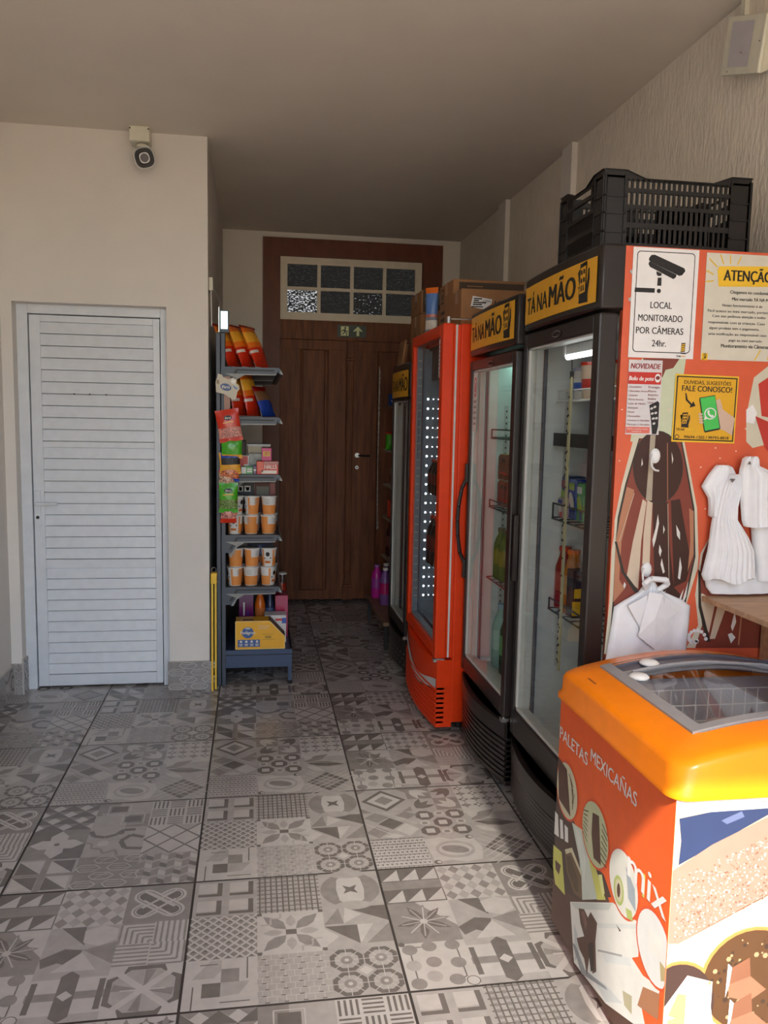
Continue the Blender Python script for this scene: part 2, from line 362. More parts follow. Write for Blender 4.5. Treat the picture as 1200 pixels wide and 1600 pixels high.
def starhex(c):
    c.R(0, 0, 1, 1, 1); c.P([(.15, 1), (.55, .55), (.5, 1)], 3); c.P([(.5, .9), (.75, 1), (.98, .9), (.98, .65), (.75, .52), (.52, .62)], 0)
    c.P([(.0, .3), (.3, .5), (.55, .45), (.45, .1), (.25, .2), (.05, .1)], 3); c.P([(.55, .45), (1, .6), (1, .1)], 2); c.P([(.2, .0), (.8, 0), (.55, .4)], 0)
def maze(c):
    c.R(0, 0, 1, 1, 0)
    for k in range(6):
        a = .02+k*.085
        c.PL([(a, .5), (a, 1-a), (.5, 1-a)], .035, 2); c.PL([(.5, a), (1-a, a), (1-a, .5)], .035, 2)
        c.R(.52+.085*k, .5, .555+.085*k, 1, 2); c.R(0, .02+.085*k, .48, .055+.085*k, 2)
def circles(c):
    c.R(0, 0, 1, 1, 0); c.PL([(.15, .1), (.15, .9), (.4, .9)], .02, 3); c.PL([(.85, .8), (.85, .2), (.6, .1)], .02, 3)
    for x, y, t in ((.15, .85, 2), (.45, .9, 2), (.8, .9, 2), (.15, .5, 1), (.45, .55, 2), (.8, .5, 2), (.15, .12, 2), (.4, .25, 1), (.7, .15, 2)): c.D(x, y, .115, t)
    c.D(.05, .98, .05, 3); c.D(.92, .1, .1, 3); c.D(.92, .1, .085, 0)
def hcross(c):
    c.R(0, 0, 1, 1, 1); c.R(0, .58, .4, .85, 0); c.R(.6, .58, 1, .85, 0); c.R(0, .15, .4, .42, 0); c.R(.6, .15, 1, .42, 0); c.R(0, .43, 1, .57, 2); c.R(.02, .2, .1, .8, 3); c.R(.9, .2, .98, .8, 3)
    c.P([(.5, 0), (.62, .1), (.62, .9), (.5, 1), (.38, .9), (.38, .1)], 3); dia(c, .5, .5, .1, 0)
def xstar(c):
    c.R(0, 0, 1, 1, 0); c.P([(.25, 0), (.75, 0), (.8, .15), (1, .25), (1, .75), (.8, .85), (.75, 1), (.25, 1), (.2, .85), (0, .75), (0, .25), (.2, .15)], 3)
    c.P([(.3, .08), (.7, .08), (.92, .3), (.92, .7), (.7, .92), (.3, .92), (.08, .7), (.08, .3)], 1)
    for k in range(4):
        a = math.radians(90*k); c.P([(.5, .5), (.5+.42*math.cos(a-.35), .5+.42*math.sin(a-.35)), (.5+.42*math.cos(a), .5+.42*math.sin(a))], 2)
    c.L((.15, .15), (.85, .85), .1, 0); c.L((.15, .85), (.85, .15), .1, 0); c.L((.2, .5), (.8, .5), .03, 0)
def trigrid(c):
    c.R(0, 0, 1, 1, 0)
    for i in range(4):
        for j in range(4):
            x, y = i/4, j/4; c.P([(x, y), (x+.25, y), (x, y+.25)] if (i+j) % 2 else [(x, y), (x+.25, y), (x+.25, y+.25)], 3)
            c.P([(x+.13, y+.13), (x+.25, y+.25), (x, y+.25)], 2)
def sqoverlap(c):
    c.R(0, 0, 1, 1, 1); c.R(0, .5, .4, 1, 2); c.R(.6, 0, 1, .5, 2); c.R(.1, .25, .5, .6, 1); c.R(.25, .62, .55, .85, 3); c.R(.55, .2, .85, .42, 3)
    for p in ([(.2, .5), (.6, .5), (.6, .9), (.2, .9), (.2, .5)], [(.5, .12), (.9, .12), (.9, .5), (.5, .5), (.5, .12)]): c.PL(p, .02, 0)
def basket(c):
    c.R(0, 0, 1, 1, 0)
    for i in range(3):
        for j in range(3):
            for k in range(4):
                if (i+j) % 2: c.R(i/3+.02, j/3+.03+k*.08, i/3+.31, j/3+.065+k*.08, 3)
                else: c.R(i/3+.03+k*.08, j/3+.02, i/3+.065+k*.08, j/3+.31, 3)
def petals4(c):
    c.R(0, 0, 1, 1, 3); c.R(0, 0, .5, .5, 2); c.R(.5, .5, 1, 1, 2)
    for a in (0, 90, 180, 270): c.leaf(.5, .5, math.radians(a), .47, .38, 0)
    c.D(.5, .5, .05, 3)
def scroll(c):
    c.R(0, 0, 1, 1, 1); c.PL([(.02, .9), (.1, .72), (.3, .66), (.5, .75), (.6, .9), (.8, .9)], .09, 3); c.PL([(.98, .6), (.75, .7), (.6, .5), (.7, .25), (1, .2)], .09, 3)
    c.PL([(0, .5), (.12, .45), (.12, .3), (.3, .25), (.35, .1), (.55, .2), (.6, .02)], .05, 2); c.D(.55, .8, .07, 3); c.D(.3, .45, .1, 0)
def xlines(c):
    c.R(0, 0, 1, 1, 0); c.P([(.0, .0), (.5, 0), (.25, .25)], 1); c.P([(.5, 1), (1, 1), (.75, .75)], 1)
    for p, q in (((0, .5), (.5, 1)), ((0, 0), (1, 1)), ((.5, 0), (1, .5)), ((0, .5), (.5, 0)), ((0, 1), (1, 0)), ((.5, 1), (1, .5))): c.L(p, q, .035, 3)
def triquad(c):
    c.R(0, 0, 1, 1, 1)
    for x, y in ((.03, .55), (.55, .55), (.03, .05), (.55, .05)):
        c.R(x, y, x+.4, y+.4, 0); c.P([(x, y+.4), (x+.4, y+.4), (x+.4, y)] if (x > .5) == (y > .5) else [(x, y), (x, y+.4), (x+.4, y)], 3)
    c.R(.44, 0, .54, 1, 2); c.R(0, .46, 1, .54, 2)
def hexbrick(c):
    c.R(0, 0, 1, 1, 2)
    for j in range(4):
        for i in range(2):
            x = i*.5+(.25 if j % 2 else 0); y = j*.25
            c.PL([(x, y+.125), (x+.08, y+.23), (x+.3, y+.23), (min(1, x+.4), y+.125), (x+.3, y+.02), (x+.08, y+.02), (x, y+.125)], .02, 0)
            c.L((x+.08, y+.02), (x+.3, y+.23), .014, 0) if j % 2 else c.L((x+.08, y+.09), (x+.32, y+.09), .014, 0); c.L((x+.08, y+.16), (x+.32, y+.16), .014, 0)
def tri3d(c):
    c.R(0, 0, 1, 1, 1)
    for i in range(4):
        for j in range(4):
            x, y = i/4, j/4; c.P([(x, y), (x+.125, y+.06), (x+.125, y+.25), (x, y+.19)], 2); c.P([(x+.125, y+.06), (x+.25, y), (x+.25, y+.12), (x+.125, y+.19)], 3 if (i+j) % 2 else 0)
T1 = [brackets, dotgrid, ellstar, lattice3d, ornate, triangles, pinwheel, brick, octagons]
T2 = [diamond, tulips, latflower, rhombus, octdots, leaves, smallgrid, ornellipse, plaid]
T3 = [trirows, checkdiamond, knot, lily, starhex, maze, circles, hcross, xstar]
T4 = [trigrid, sqoverlap, basket, petals4, scroll, xlines, triquad, hexbrick, tri3d]
GX, GY = -0.19, 1.988
LAY = {(0, 0): T1, (0, 1): T1, (0, 2): T2, (0, 3): T4, (1, 0): T3, (1, 1): T2, (1, 2): T3, (1, 3): T3, (-1, 0): T3, (-1, 1): T4, (-1, 2): T2, (-1, 3): T1,
       (-2, 0): T2, (-2, 1): T3, (-2, 2): T1, (-2, 3): T4, (0, -1): T4, (1, -1): T1, (-1, -1): T2, (-2, -1): T1, (2, 0): T4, (2, 1): T1, (2, 2): T2, (0, 4): T3, (1, 4): T2, (0, 5): T1, (1, 5): T4}
fl = MB(); fl.box(WL-0.3, WR+0.2, YE-0.02, YB+0.1, -0.08, -0.0005, grout)
g = 0.0038
for i in range(-2, 4):
    for j in range(-4, 8):
        x0, y0 = GX+i*.6, GY+j*.6
        T = LAY.get((i, j)) or random.Random(i*31+j).choice([T1, T2, T3, T4])
        for k, fnm in enumerate(T):
            a, b = x0+(k % 3)*.2, y0+(2-k//3)*.2
            ax0, ax1 = max(a+(g if k % 3 == 0 else 0), WL), min(a+.2-(g if k % 3 == 2 else 0), WR)
            by0, by1 = b+(g if k//3 == 2 else 0), b+.2-(g if k//3 == 0 else 0)
            if ax1-ax0 < .02 or by1 < YE or by0 > YB: continue
            ax0, ax1 = a+(g if k % 3 == 0 else 0), a+.2-(g if k % 3 == 2 else 0)
            fnm(Cell(fl, plane((ax0, by0, 0), (ax1-ax0, 0, 0), (0, by1-by0, 0))))
struct('floor', fl)
struct('ground', MB().box(-6, 8, -14, YE-0.02, -0.16, -0.06, mat('paving_outside', (0.66, 0.50, 0.34), 0.9, noise=0.15, nscale=4)))
# ---- walls and ceiling
struct('ceiling', MB().box(WL-.3, WR+.3, YE, YB+.3, ZC, ZC+.25, ceilm))
struct('wall_left', MB().box(WL-.3, WL, -3.35, YF, -.1, 7.2, wallm))  # stretch beyond the roof is unseen; its end and height shape the sunlight
struct('wall_right', MB().box(WR, WR+.3, -1.0, YB+.3, -.1, ZC, roughm))
w = MB(); DX0, DX1, DZ, YR = -1.235, -0.462, 2.085, 4.64     # wall with the louvred door in a recess
w.box(WL-.3, DX0, YF, YF+.4, -.1, ZC, wallm); w.box(DX1, XA, YF, YF+.4, -.1, ZC, wallm); w.box(DX0, DX1, YF, YF+.4, DZ, ZC, wallm); w.box(DX0, DX1, YR+.08, YF+.4, -.1, DZ, wallm)
w.box(XA-.2, XA, YF+.4, YB, -.1, ZC, wallm)
struct('wall_front', w)
FX0, FX1, FZ = 0.064, 1.50, 2.915
w = MB(); w.box(XA-.2, FX0+.13, YB, YB+.3, -.1, ZC, wallm); w.box(FX1-.13, WR+.1, YB, YB+.3, -.1, ZC, wallm); w.box(FX0+.13, FX1-.13, YB, YB+.3, 2.78, ZC, wallm); w.box(FX0+.13, FX1-.13, YB+.12, YB+.3, -.1, 2.8, wood_f)
struct('wall_back', w)
struct('trim_1', MB().box(1.62, WR+.02, 4.22, 4.36, 0, ZC, wallm)); struct('trim_2', MB().box(1.62, WR+.02, 5.36, 5.52, 0, ZC, wallm))
# tile skirting
def skirt(name, parts):
    m = MB()
    for (o, U, V, fs, back) in parts:
        fn = plane(o, U, V); n = len(fs)
        m.add(*((lambda V8: (V8, [(0,2,3,1),(4,5,7,6),(0,1,5,4),(2,6,7,3),(0,4,6,2),(1,3,7,5)]))([fn(u, v, wv) for v in (0, 1) for wv in (-back, -.0004) for u in (0, 1)])), TONE[0])
        for i, f in enumerate(fs):
            f(Cell(m, plane(Vector(o)+Vector(U)*(i/n), Vector(U)/n, Vector(V))))
    struct(name, m)
skirt('baseboard_front', [((DX1-.008, YF-.02, 0), (XA-DX1+.026, 0, 0), (0, 0, .16), [hexbrick], .02), ((XA+.018, YF-.02, 0), (0, .05, 0), (0, 0, .16), [hexbrick], .018),
                          ((WL, YF-.014, 0), (DX0-WL, 0, 0), (0, 0, .17), [hexbrick], .014), ((DX0+.01, YF-.014, 0), (0, .1, 0), (0, 0, .19), [octagons], .01)])
skirt('baseboard_left', [((WL+.012, -.4+i*.55, 0), (0, .55, 0), (0, 0, .16), [octagons, hexbrick, scroll], .012) for i in range(9)])
# ---- louvred white door
d1 = MB(); yd = YR
d1.box(DX0, DX0+.055, yd-.015, yd+.06, 0, DZ, alum); d1.box(DX1-.04, DX1, yd-.015, yd+.06, 0, DZ, alum); d1.box(DX0+.055, DX1-.04, yd-.015, yd+.06, DZ-.05, DZ, alum)
door = struct('door_1', d1, bevel=.003); door['label'] = 'white louvred aluminium door'
lx0, lx1, lz0, lz1 = DX0+.06, DX1-.045, .012, DZ-.055
lf = MB(); lf.box(lx0, lx0+.055, yd-.005, yd+.035, lz0, lz1, alum); lf.box(lx1-.035, lx1, yd-.005, yd+.035, lz0, lz1, alum)
rails = [(lz0, .075), (.672, .722), (1.333, 1.365), (1.995, lz1)]
for a, b in rails: lf.box(lx0+.055, lx1-.035, yd-.005, yd+.035, a, b, alum)
leaf_o = lf.build('door_leaf', door, bevel=.002)
for (a, b, n) in ((.075, .672, 10), (.722, 1.333, 10), (1.365, 1.995, 10)):
    lv = MB(); h = (b-a)/n
    lv.box(lx0+.05, lx1-.03, yd+.026, yd+.03, a, b, alum)
    for k in range(n): z = a+k*h; lv.prism([(yd-.001, z+.004), (yd+.026, z+.002), (yd+.026, z+h), (yd+.007, z+h-.001)], 0, lx0+.052, lx1-.033, alum)
    lv.build('louvre_panel', door)
hd = MB(); hd.box(lx0+.008, lx0+.035, yd-.012, yd-.005, .9, 1.1, alum); hd.tube((lx0+.02, yd-.012, 1.03), (lx0+.02, yd-.05, 1.03), .009, steel); hd.tube((lx0+.015, yd-.045, 1.03), (lx0+.13, yd-.045, 1.03), .009, alum); hd.tube((lx0+.02, yd-.016, .955), (lx0+.02, yd-.011, .955), .009, black)
hd.build('door_handle', door, smooth=True)
for dx in (.22, .3, .385):
    MB().tube((lx0+dx, yd+.006, 1.62), (lx0+dx, yd-.004, 1.62), .004, cardd).build('screw', door)
# ---- brown double door, its frame and the transom window
tr = MB(); yf = YB-.03
tr.box(FX0, FX0+.135, yf, YB+.02, 0, FZ, wood_f); tr.box(FX1-.16, FX1, yf, YB+.02, 0, FZ, wood_f); tr.box(FX0+.135, FX1-.16, yf, YB+.02, 2.775, FZ, wood_f)
tr.box(FX0+.135, FX1-.16, yf+.015, YB+.05, 2.14, 2.29, wood_d)
struct('trim_3', tr)
d2 = struct('door_2', MB().box(.199, 1.34, YB+.03, YB+.07, .02, 2.14, wood_d)); d2['label'] = 'brown wooden double door'
lp = MB(); y2 = YB-.005
for a, b, dd in ((.2, .363, 0), (.372, .385, .016), (.385, .56, .032), (.56, .578, .016), (.586, .735, 0), (.79, .99, 0), (.996, 1.01, .016), (1.01, 1.2, .032), (1.2, 1.34, 0)): lp.box(a, b, y2+dd, YB+.035, .025, 2.135, wood_d)
for a, b in ((.2, .735), (.79, 1.34)): lp.box(a, b, y2-.002, YB+.03, 2.06, 2.138, wood_d); lp.box(a, b, y2-.002, YB+.03, .022, .1, wood_d)
lp.build('door_leaf', d2, bevel=.004)
ast = MB(); ast.box(.735, .79, y2-.012, YB+.03, .02, 2.14, wood_d); ast.box(.74, .755, y2-.022, y2, .2, 1.95, wood_d); ast.box(.77, .785, y2-.022, y2, .2, 1.95, wood_d)
for z0, z1, e in ((.02, .13, .035), (.13, .15, .03), (.165, .18, .026), (1.98, 2.0, .03), (2.0, 2.13, .022)): ast.box(.7625-e-.006, .7625+e+.006, y2-.03, y2, z0, z1, wood_d)
ast.prism([(.735, 1.98), (.79, 1.98), (.775, 1.9), (.75, 1.9)], 1, y2-.026, y2, wood_d); ast.prism([(.735, .18), (.79, .18), (.775, .26), (.75, .26)], 1, y2-.026, y2, wood_d)
ast.build('astragal', d2, bevel=.003)
mb = MB(); wear = mat('worn_pale_paint', (0.42, 0.38, 0.33), 0.6, noise=0.5, nscale=40)
pts = [(1.0, 1.95), (1.012, 1.9), (1.01, 1.5), (1.006, 1.1), (1.012, .7), (1.018, .62), (1.004, .6), (1.0, .9), (.998, 1.5)]
mb.prism(pts, 1, y2-.002, y2+.012, wear); mb.build('worn_edge', d2)
hm = MB(); hm.tube((.84, y2, 1.22), (.84, y2-.04, 1.22), .012, steel); hm.tube((.835, y2-.038, 1.22), (.93, y2-.038, 1.215), .008, black); hm.tube((.83, y2-.012, 1.22), (.83, y2-.002, 1.22), .02, steel, 12); hm.tube((.83, y2-.006, 1.12), (.83, y2+.002, 1.12), .015, steel, 10); hm.tube((.83, y2-.008, 1.12), (.83, y2-.005, 1.12), .006, pureb, 8)
hm.build('door_handle', d2, smooth=True)
winw = mat('cream_window_paint', (0.78, 0.70, 0.58), 0.5)
wf = MB(); a0, a1, b0, b1 = .2, 1.335, 2.29, 2.775; yw = YB-.012
wf.box(a0, a1, yw, YB+.04, b0, b0+.06, winw); wf.box(a0, a1, yw, YB+.04, b1-.055, b1, winw); wf.box(a0, a0+.055, yw, YB+.04, b0+.06, b1-.055, winw); wf.box(a1-.055, a1, yw, YB+.04, b0+.06, b1-.055, winw)
cw = (a1-a0-.11-3*.028)/4; rh = (b1-b0-.115-.025)/2
for k in range(3): x = a0+.055+cw*(k+1)+.028*k; wf.box(x, x+.028, yw+.002, YB+.04, b0+.06, b1-.055, winw)
wf.box(a0+.055, a1-.055, yw+.003, YB+.04, b0+.06+rh, b0+.085+rh, winw)
win = struct('window_1', wf); win['label'] = 'eight-pane transom window over the brown door'
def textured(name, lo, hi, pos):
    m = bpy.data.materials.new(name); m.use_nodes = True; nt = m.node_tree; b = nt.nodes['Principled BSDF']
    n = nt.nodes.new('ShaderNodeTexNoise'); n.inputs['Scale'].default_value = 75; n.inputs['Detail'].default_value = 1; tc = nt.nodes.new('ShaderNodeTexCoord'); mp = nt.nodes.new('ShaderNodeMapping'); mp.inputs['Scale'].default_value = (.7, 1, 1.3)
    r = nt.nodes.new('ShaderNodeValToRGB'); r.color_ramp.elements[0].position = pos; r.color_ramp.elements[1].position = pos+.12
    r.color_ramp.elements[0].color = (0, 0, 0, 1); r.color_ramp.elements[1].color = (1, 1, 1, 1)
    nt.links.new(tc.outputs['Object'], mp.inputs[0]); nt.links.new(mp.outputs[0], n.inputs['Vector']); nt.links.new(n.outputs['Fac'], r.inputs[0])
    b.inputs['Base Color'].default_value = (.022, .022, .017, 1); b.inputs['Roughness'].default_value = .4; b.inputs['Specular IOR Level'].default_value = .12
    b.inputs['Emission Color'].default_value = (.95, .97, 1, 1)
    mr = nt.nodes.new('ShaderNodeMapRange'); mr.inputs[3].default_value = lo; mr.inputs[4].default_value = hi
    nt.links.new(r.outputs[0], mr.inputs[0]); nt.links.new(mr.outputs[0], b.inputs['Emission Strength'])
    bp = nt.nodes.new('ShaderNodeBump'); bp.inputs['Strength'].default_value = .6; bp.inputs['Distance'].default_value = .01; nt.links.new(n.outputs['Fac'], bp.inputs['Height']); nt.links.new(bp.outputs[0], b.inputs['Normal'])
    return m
dimg = textured('dark_hammered_glass', .006, .02, .55); litg = textured('bright_hammered_glass', .008, .42, .51); midg = textured('flecked_hammered_glass', .006, .25, .62)  # light from behind the panes is put into their own flecked glow
for k in range(4):
    for q in range(2):
        x = a0+.055+(cw+.028)*k; z = b0+.06+(rh+.025)*q
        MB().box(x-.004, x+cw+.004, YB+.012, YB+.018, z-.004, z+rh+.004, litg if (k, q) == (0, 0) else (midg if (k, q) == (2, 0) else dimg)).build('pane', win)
# ================================================================ COOLERS
def icon(mb, fn, u, v, h, m, bgm, w):                       # hand holding a phone, the shop's mark
    s = h
    P = lambda pts: [(u+x*s, v+y*s) for x, y in pts]
    mb.poly(fn, P([(.10, .02), (.62, 0), (.60, .2), (.68, .55), (.66, .82), (.58, .8), (.56, .55), (.44, .3), (.12, .3)]), m, w)
    mb.poly(fn, P([(.0, .78), (.1, .86), (.12, .62), (.02, .6), (.1, .56), (.12, .44), (.02, .42), (.1, .38), (.16, .3), (.2, .9)]), m, w)
    mb.poly(fn, P([(.10, .16), (.5, .2), (.52, 1.0), (.14, .97)]), m, w*1.3)
    mb.poly(fn, P([(.15, .24), (.46, .27), (.47, .9), (.18, .87)]), bgm, w*1.6)
    for x, y in ((.2, .7), (.34, .71), (.2, .5), (.34, .51)): mb.poly(fn, P([(x, y), (x+.1, y), (x+.1, y+.1), (x, y+.12)]), m, w*1.9)
    mb.poly(fn, P([(.22, .3), (.29, .3), (.29, .45), (.22, .43)]), m, w*1.9); mb.poly(fn, P([(.34, .3), (.42, .31), (.38, .46), (.34, .44)]), m, w*1.9)
BS = .012
def bow(y, w, sag): t = 2*(y/w)-1; return sag*(1-t*t)
def bow_pts(x, w, sag, back, n=12): return [(x-bow(w*i/n, w, sag), w*i/n) for i in range(n+1)]+[(back, w), (back, 0)]
def cooler(label, loc, W, H, D, zd0, zd1, zs0, zs1, zg0, zg1, sidem, darkm, zh, sgn=1.0, near_wrap=None, kick_bow=.05, handle='bow', dots=False):
    X0, Y0 = loc[0], loc[1]; t = thing('display_cooler', label, 'drinks cooler', (X0, Y0, 0), 'glass-door drinks coolers along the right wall')
    def B(mb, name, par=t, **k):
        mb.v = [(p[0]+X0, p[1]+Y0, p[2]) for p in mb.v]; return mb.build(name, par, **k)
    m = MB(); m.box(.075, D, 0, .03, .07, H-.01, sidem); m.box(.075, D, W-.03, W, .07, H-.01, sidem); m.box(D-.03, D, .03, W-.03, .07, H-.01, sidem)
    m.box(.075, D-.03, .03, W-.03, zd1-.0, H-.012, darkm); m.box(.09, D-.03, .03, W-.03, .07, zd0+.02, darkm)
    body = B(m, 'body', bevel=.004)
    m = MB(); a, b, c0, c1 = .03, W-.03, zd0+.02, zd1
    m.box(.08, D-.03, a, a+.012, c0, c1, liner); m.box(.08, D-.03, b-.012, b, c0, c1, liner); m.box(D-.045, D-.03, a, b, c0, c1, liner); m.box(.08, D-.03, a, b, c0, c0+.02, liner); m.box(.08, D-.03, a, b, c1-.012, c1, liner)
    ln = B(m, 'inner_liner', bevel=.006)
    for (yy, s) in ((a+.0125, 1), (b-.0125, -1)):
        for xx in (.16, D-.12):
            sr_ = MB(); sr_.box(xx, xx+.018, min(yy, yy+s*.004), max(yy, yy+s*.004), zd0+.28, zd1-.2, silver)
            for k in range(int((zd1-zd0-.5)/.028)): z = zd0+.3+k*.028; sr_.box(xx+.006, xx+.012, min(yy+s*.003, yy+s*.0045), max(yy+s*.003, yy+s*.0045), z, z+.01, pureb)
            B(sr_, 'shelf_rail')
    hd = MB(); hd.prism(bow_pts(.0, W, BS, .085), 2, zh, H, blackg)
    hdr = B(hd, 'header', smooth=30, bevel=.008)
    ic = MB(); fn = lambda u, v, w=0: Vector((-bow(W*(1-u), W, BS)-.0015-w, W*(1-u), v))
    s0, s1 = .025, .965; ic.strip(fn, s0, zs0, s1, zs1, yellow, .001, 14)
    h = zs1-zs0; sw = s1-s0
    ic.text('TÁ', fn, s0+.045*sw*sgn, zs0+.24*h, .47*h, pureb, .0018, .155*sw*sgn, fat=.0036); ic.text('NA', fn, s0+.235*sw*sgn, zs0+.24*h, .47*h, pureb, .0018, .165*sw*sgn, fat=.0036)
    ic.text('MÃO', fn, s0+.43*sw*sgn, zs0+.23*h, .54*h, pureb, .0018, min(.345*sgn, .97-.43*sgn)*sw, fat=.0068)
    fi = lambda u, v, w=0: fn(u/W, v, w)
    if sgn == 1: icon(ic, fi, (s0+.80*sw)*W, zs0+.05*h, h*.93, pureb, yellow, .0018)
    B(ic, 'sign_panel', hdr)
    # door
    m = MB(); st = .048; x0, x1 = 0.0, .06
    m.box(x0, x1, 0, st, zd0, zd1, blackg); m.box(x0, x1, W-st+.012, W, zd0, zd1, blackg); m.box(x0, x1, st, W-st+.012, zd0, zg0, blackg); m.box(x0, x1, st, W-st+.012, zg1, zd1, blackg)
    door = B(m, 'door', bevel=.006)
    m = MB(); g0, g1 = st, W-st+.012; q = .016
    m.box(.008, .05, g1-q, g1, zg0, zg1, silver); m.box(.008, .05, g0, g0+.006, zg0, zg1, pureb); m.box(.008, .05, g0, g1, zg0, zg0+.012, silver); m.box(.008, .05, g0, g1, zg1-.006, zg1, silver)
    m.box(.03, .055, g1-q-.024, g1-q, zg0, zg1, silver); m.box(.055, .062, g1-q-.05, g1-q-.03, zg0, zg1, dgrey)
    B(m, 'gasket', door)
    m = MB(); m.add([(.012, g0, zg0), (.012, g1, zg0), (.012, g1, zg1), (.012, g0, zg1)], [(0, 1, 2, 3)], glassm); B(m, 'glass', door)
    lb = MB(); fl_ = lambda u, v, w=0: Vector((-.002-w, W-u, v)); lb.disc(fl_, W*.5, zd1-.03, .04, steel, .001, 16, .011); lb.disc(fl_, W*.5, zd1-.03, .036, pureb, .0014, 16, .008); B(lb, 'badge', door)
    if handle:
        m = MB(); yy = W-.02; zc = zd0+.715
        if handle == 'bow':
            m.path([(-.006, yy, zc-.2), (-.028, yy, zc-.15), (-.04, yy, zc-.07), (-.043, yy, zc), (-.04, yy, zc+.07), (-.028, yy, zc+.15), (-.006, yy, zc+.2)], .009, blackg, 8)
            for z in (zc-.225, zc+.225): m.box(-.014, .0, yy-.011, yy+.011, z-.045, z+.045, blackg)
        else: m.box(-.02, 0, yy-.008, yy+.008, zc-.1, zc+.16, blackg)
        B(m, 'handle', door, smooth=True, bevel=.003)
    # bowed grille
    m = MB(); m.prism(bow_pts(.02, W, kick_bow-.012, .09), 2, .05, zd0-.02, black)
    for k in range(8): z = .07+k*(zd0-.16)/8; m.prism(bow_pts(.012, W, kick_bow, .05), 2, z, z+.014, blackg)
    m.prism(bow_pts(.008, W, kick_bow, .05), 2, zd0-.085, zd0-.02, blackg)
    if dots:
        gf = lambda u, v, w=0: Vector((.011-bow(W-u, W, kick_bow)-w, W-u, v))
        for j in range(5):
            for k in range(9): m.disc(gf, .03+k*.062+(.03 if j % 2 else 0), .065+j*.032, .0065, ink(.50, .50, .48), .002, 8)  # pale dots paint in the reflections of the grille's perforations
    B(m, 'kick_grille', smooth=30)
    m = MB(); m.box(-.002, .03, .01, .04, zd0-.022, zd0-.006, steel); m.tube((.01, .02, zd0-.03), (.01, .02, zd0+.004), .006, steel); B(m, 'hinge')
    for yy in (.06, W-.06):
        for xx in (.14, D-.1): B(MB().tube((xx, yy, 0), (xx, yy, .075), .02, black, 10), 'foot')
    return t, B, door
X1, Y1 = 1.01, 2.35; W1 = .695
f1, B1, door1 = cooler('black glass-door cooler nearest the camera, with the camera warning poster on its red side', (X1, Y1), W1, 2.045, .62, .285, 1.845, 1.878, 2.012, .39, 1.79, redw, blackg, 1.855, handle='bar')
X2, Y2, W2 = .985, 3.055, .68
f2, B2, door2 = cooler('black glass-door cooler between the red cooler and the nearest cooler, greenish light inside', (X2, Y2), W2, 2.0, .645, .335, 1.79, 1.835, 1.98, .405, 1.745, blackg, blackg, 1.81)
X4, Y4, W4 = .855, 4.545, .575
f4, B4, door4 = cooler('dark farthest cooler behind the red cooler, its empty glass reflecting grey', (X4, Y4), W4, 1.84, .62, .27, 1.64, 1.647, 1.797, .33, 1.625, blackg, blackg, 1.64, handle=None, kick_bow=.03, sgn=1.32, dots=True)
def wire_shelf(B, D, W, z, m, lip=.05, x0=.1, front=True):
    s = MB()
    for k in range(9): y = .05+(W-.1)*k/8; s.tube((x0, y, z), (D-.06, y, z), .0028, m, 5)
    for x in (x0, x0+.18, D-.07): s.tube((x, .045, z-.004), (x, W-.045, z-.004), .004, m, 5)
    if front:
        s.tube((x0, .05, z+lip), (x0, W-.05, z+lip), .0035, m, 5)
        for y in (.05, W-.05): s.tube((x0, y, z), (x0, y, z+lip), .0035, m, 5)
    B(s, 'wire_shelf')
wirew = mat('white_wire', (.75, .75, .73), .4); wired = mat('dark_wire', (.04, .05, .05), .4)
wire_shelf(B1, .62, W1, 1.60, wirew, .035, .125); wire_shelf(B1, .62, W1, 1.155, wired, .055, .125); wire_shelf(B1, .62, W1, .80, wired, .04, .125)
m = MB(); m.box(.12, .56, .05, W1-.05, 1.43, 1.442, black); m.box(.115, .122, .05, W1-.05, 1.43, 1.478, black); B1(m, 'tray_shelf')
m = MB(); m.box(.075, .095, .12, .45, 1.755, 1.785, white); m.box(.07, .1, .1, .12, 1.75, 1.79, white); m.box(.07, .1, .45, .47, 1.75, 1.79, white)
lt = B1(m, 'lamp_holder'); B1(MB().tube((.083, .12, 1.748), (.083, .45, 1.748), .011, emis('cooler_tube', (1, 1, 1), 3.0), 10), 'light_tube', lt)
m = MB(); m.tube((.11, .48, 1.76), (.11, .475, 1.7), .002, pureb, 5); m.tube((.11, .475, 1.7), (.11, .475, 1.675), .007, pureb, 6); m.box(.105, .112, .468, .482, .60, 1.68, mat('strip_yellowed', (.55, .5, .3), .4))
for k in range(16): m.box(.103, .106, .472, .478, .63+k*.065, .638+k*.065, pureb)
B1(m, 'led_strip')
wire_shelf(B2, .645, W2, 1.445, wired, .035); wire_shelf(B2, .645, W2, 1.125, wired, .03); wire_shelf(B2, .645, W2, .79, mat('red_shelf', (.3, .02, .02), .4), .0, front=False)
m = MB(); m.box(.2, .24, .06, W2-.06, 1.75, 1.775, emis('cooler_green_lamp', (.55, 1, .85), 2.2)); B2(m, 'light_tube')
s = MB(); fn = lambda u, v, w=0: Vector((.009-w, W2-u, v)); s.rect(fn, .04, 1.47, .105, 1.735, whitep); s.disc(fn, .073, 1.67, .026, ink(.7, .05, .05), .0005, 20, .045); s.disc(fn, .073, 1.67, .02, whitep, .001, 20, .036); s.poly(fn, [(.063, 1.65), (.083, 1.65), (.081, 1.69), (.069, 1.69)], ink(.7, .05, .05), .0013)
for k in range(5): s.rect(fn, .05, 1.6-k*.025, .096, 1.61-k*.025, ink(.35, .3, .3), .0008)
B2(s, 'warning_sticker', door2)
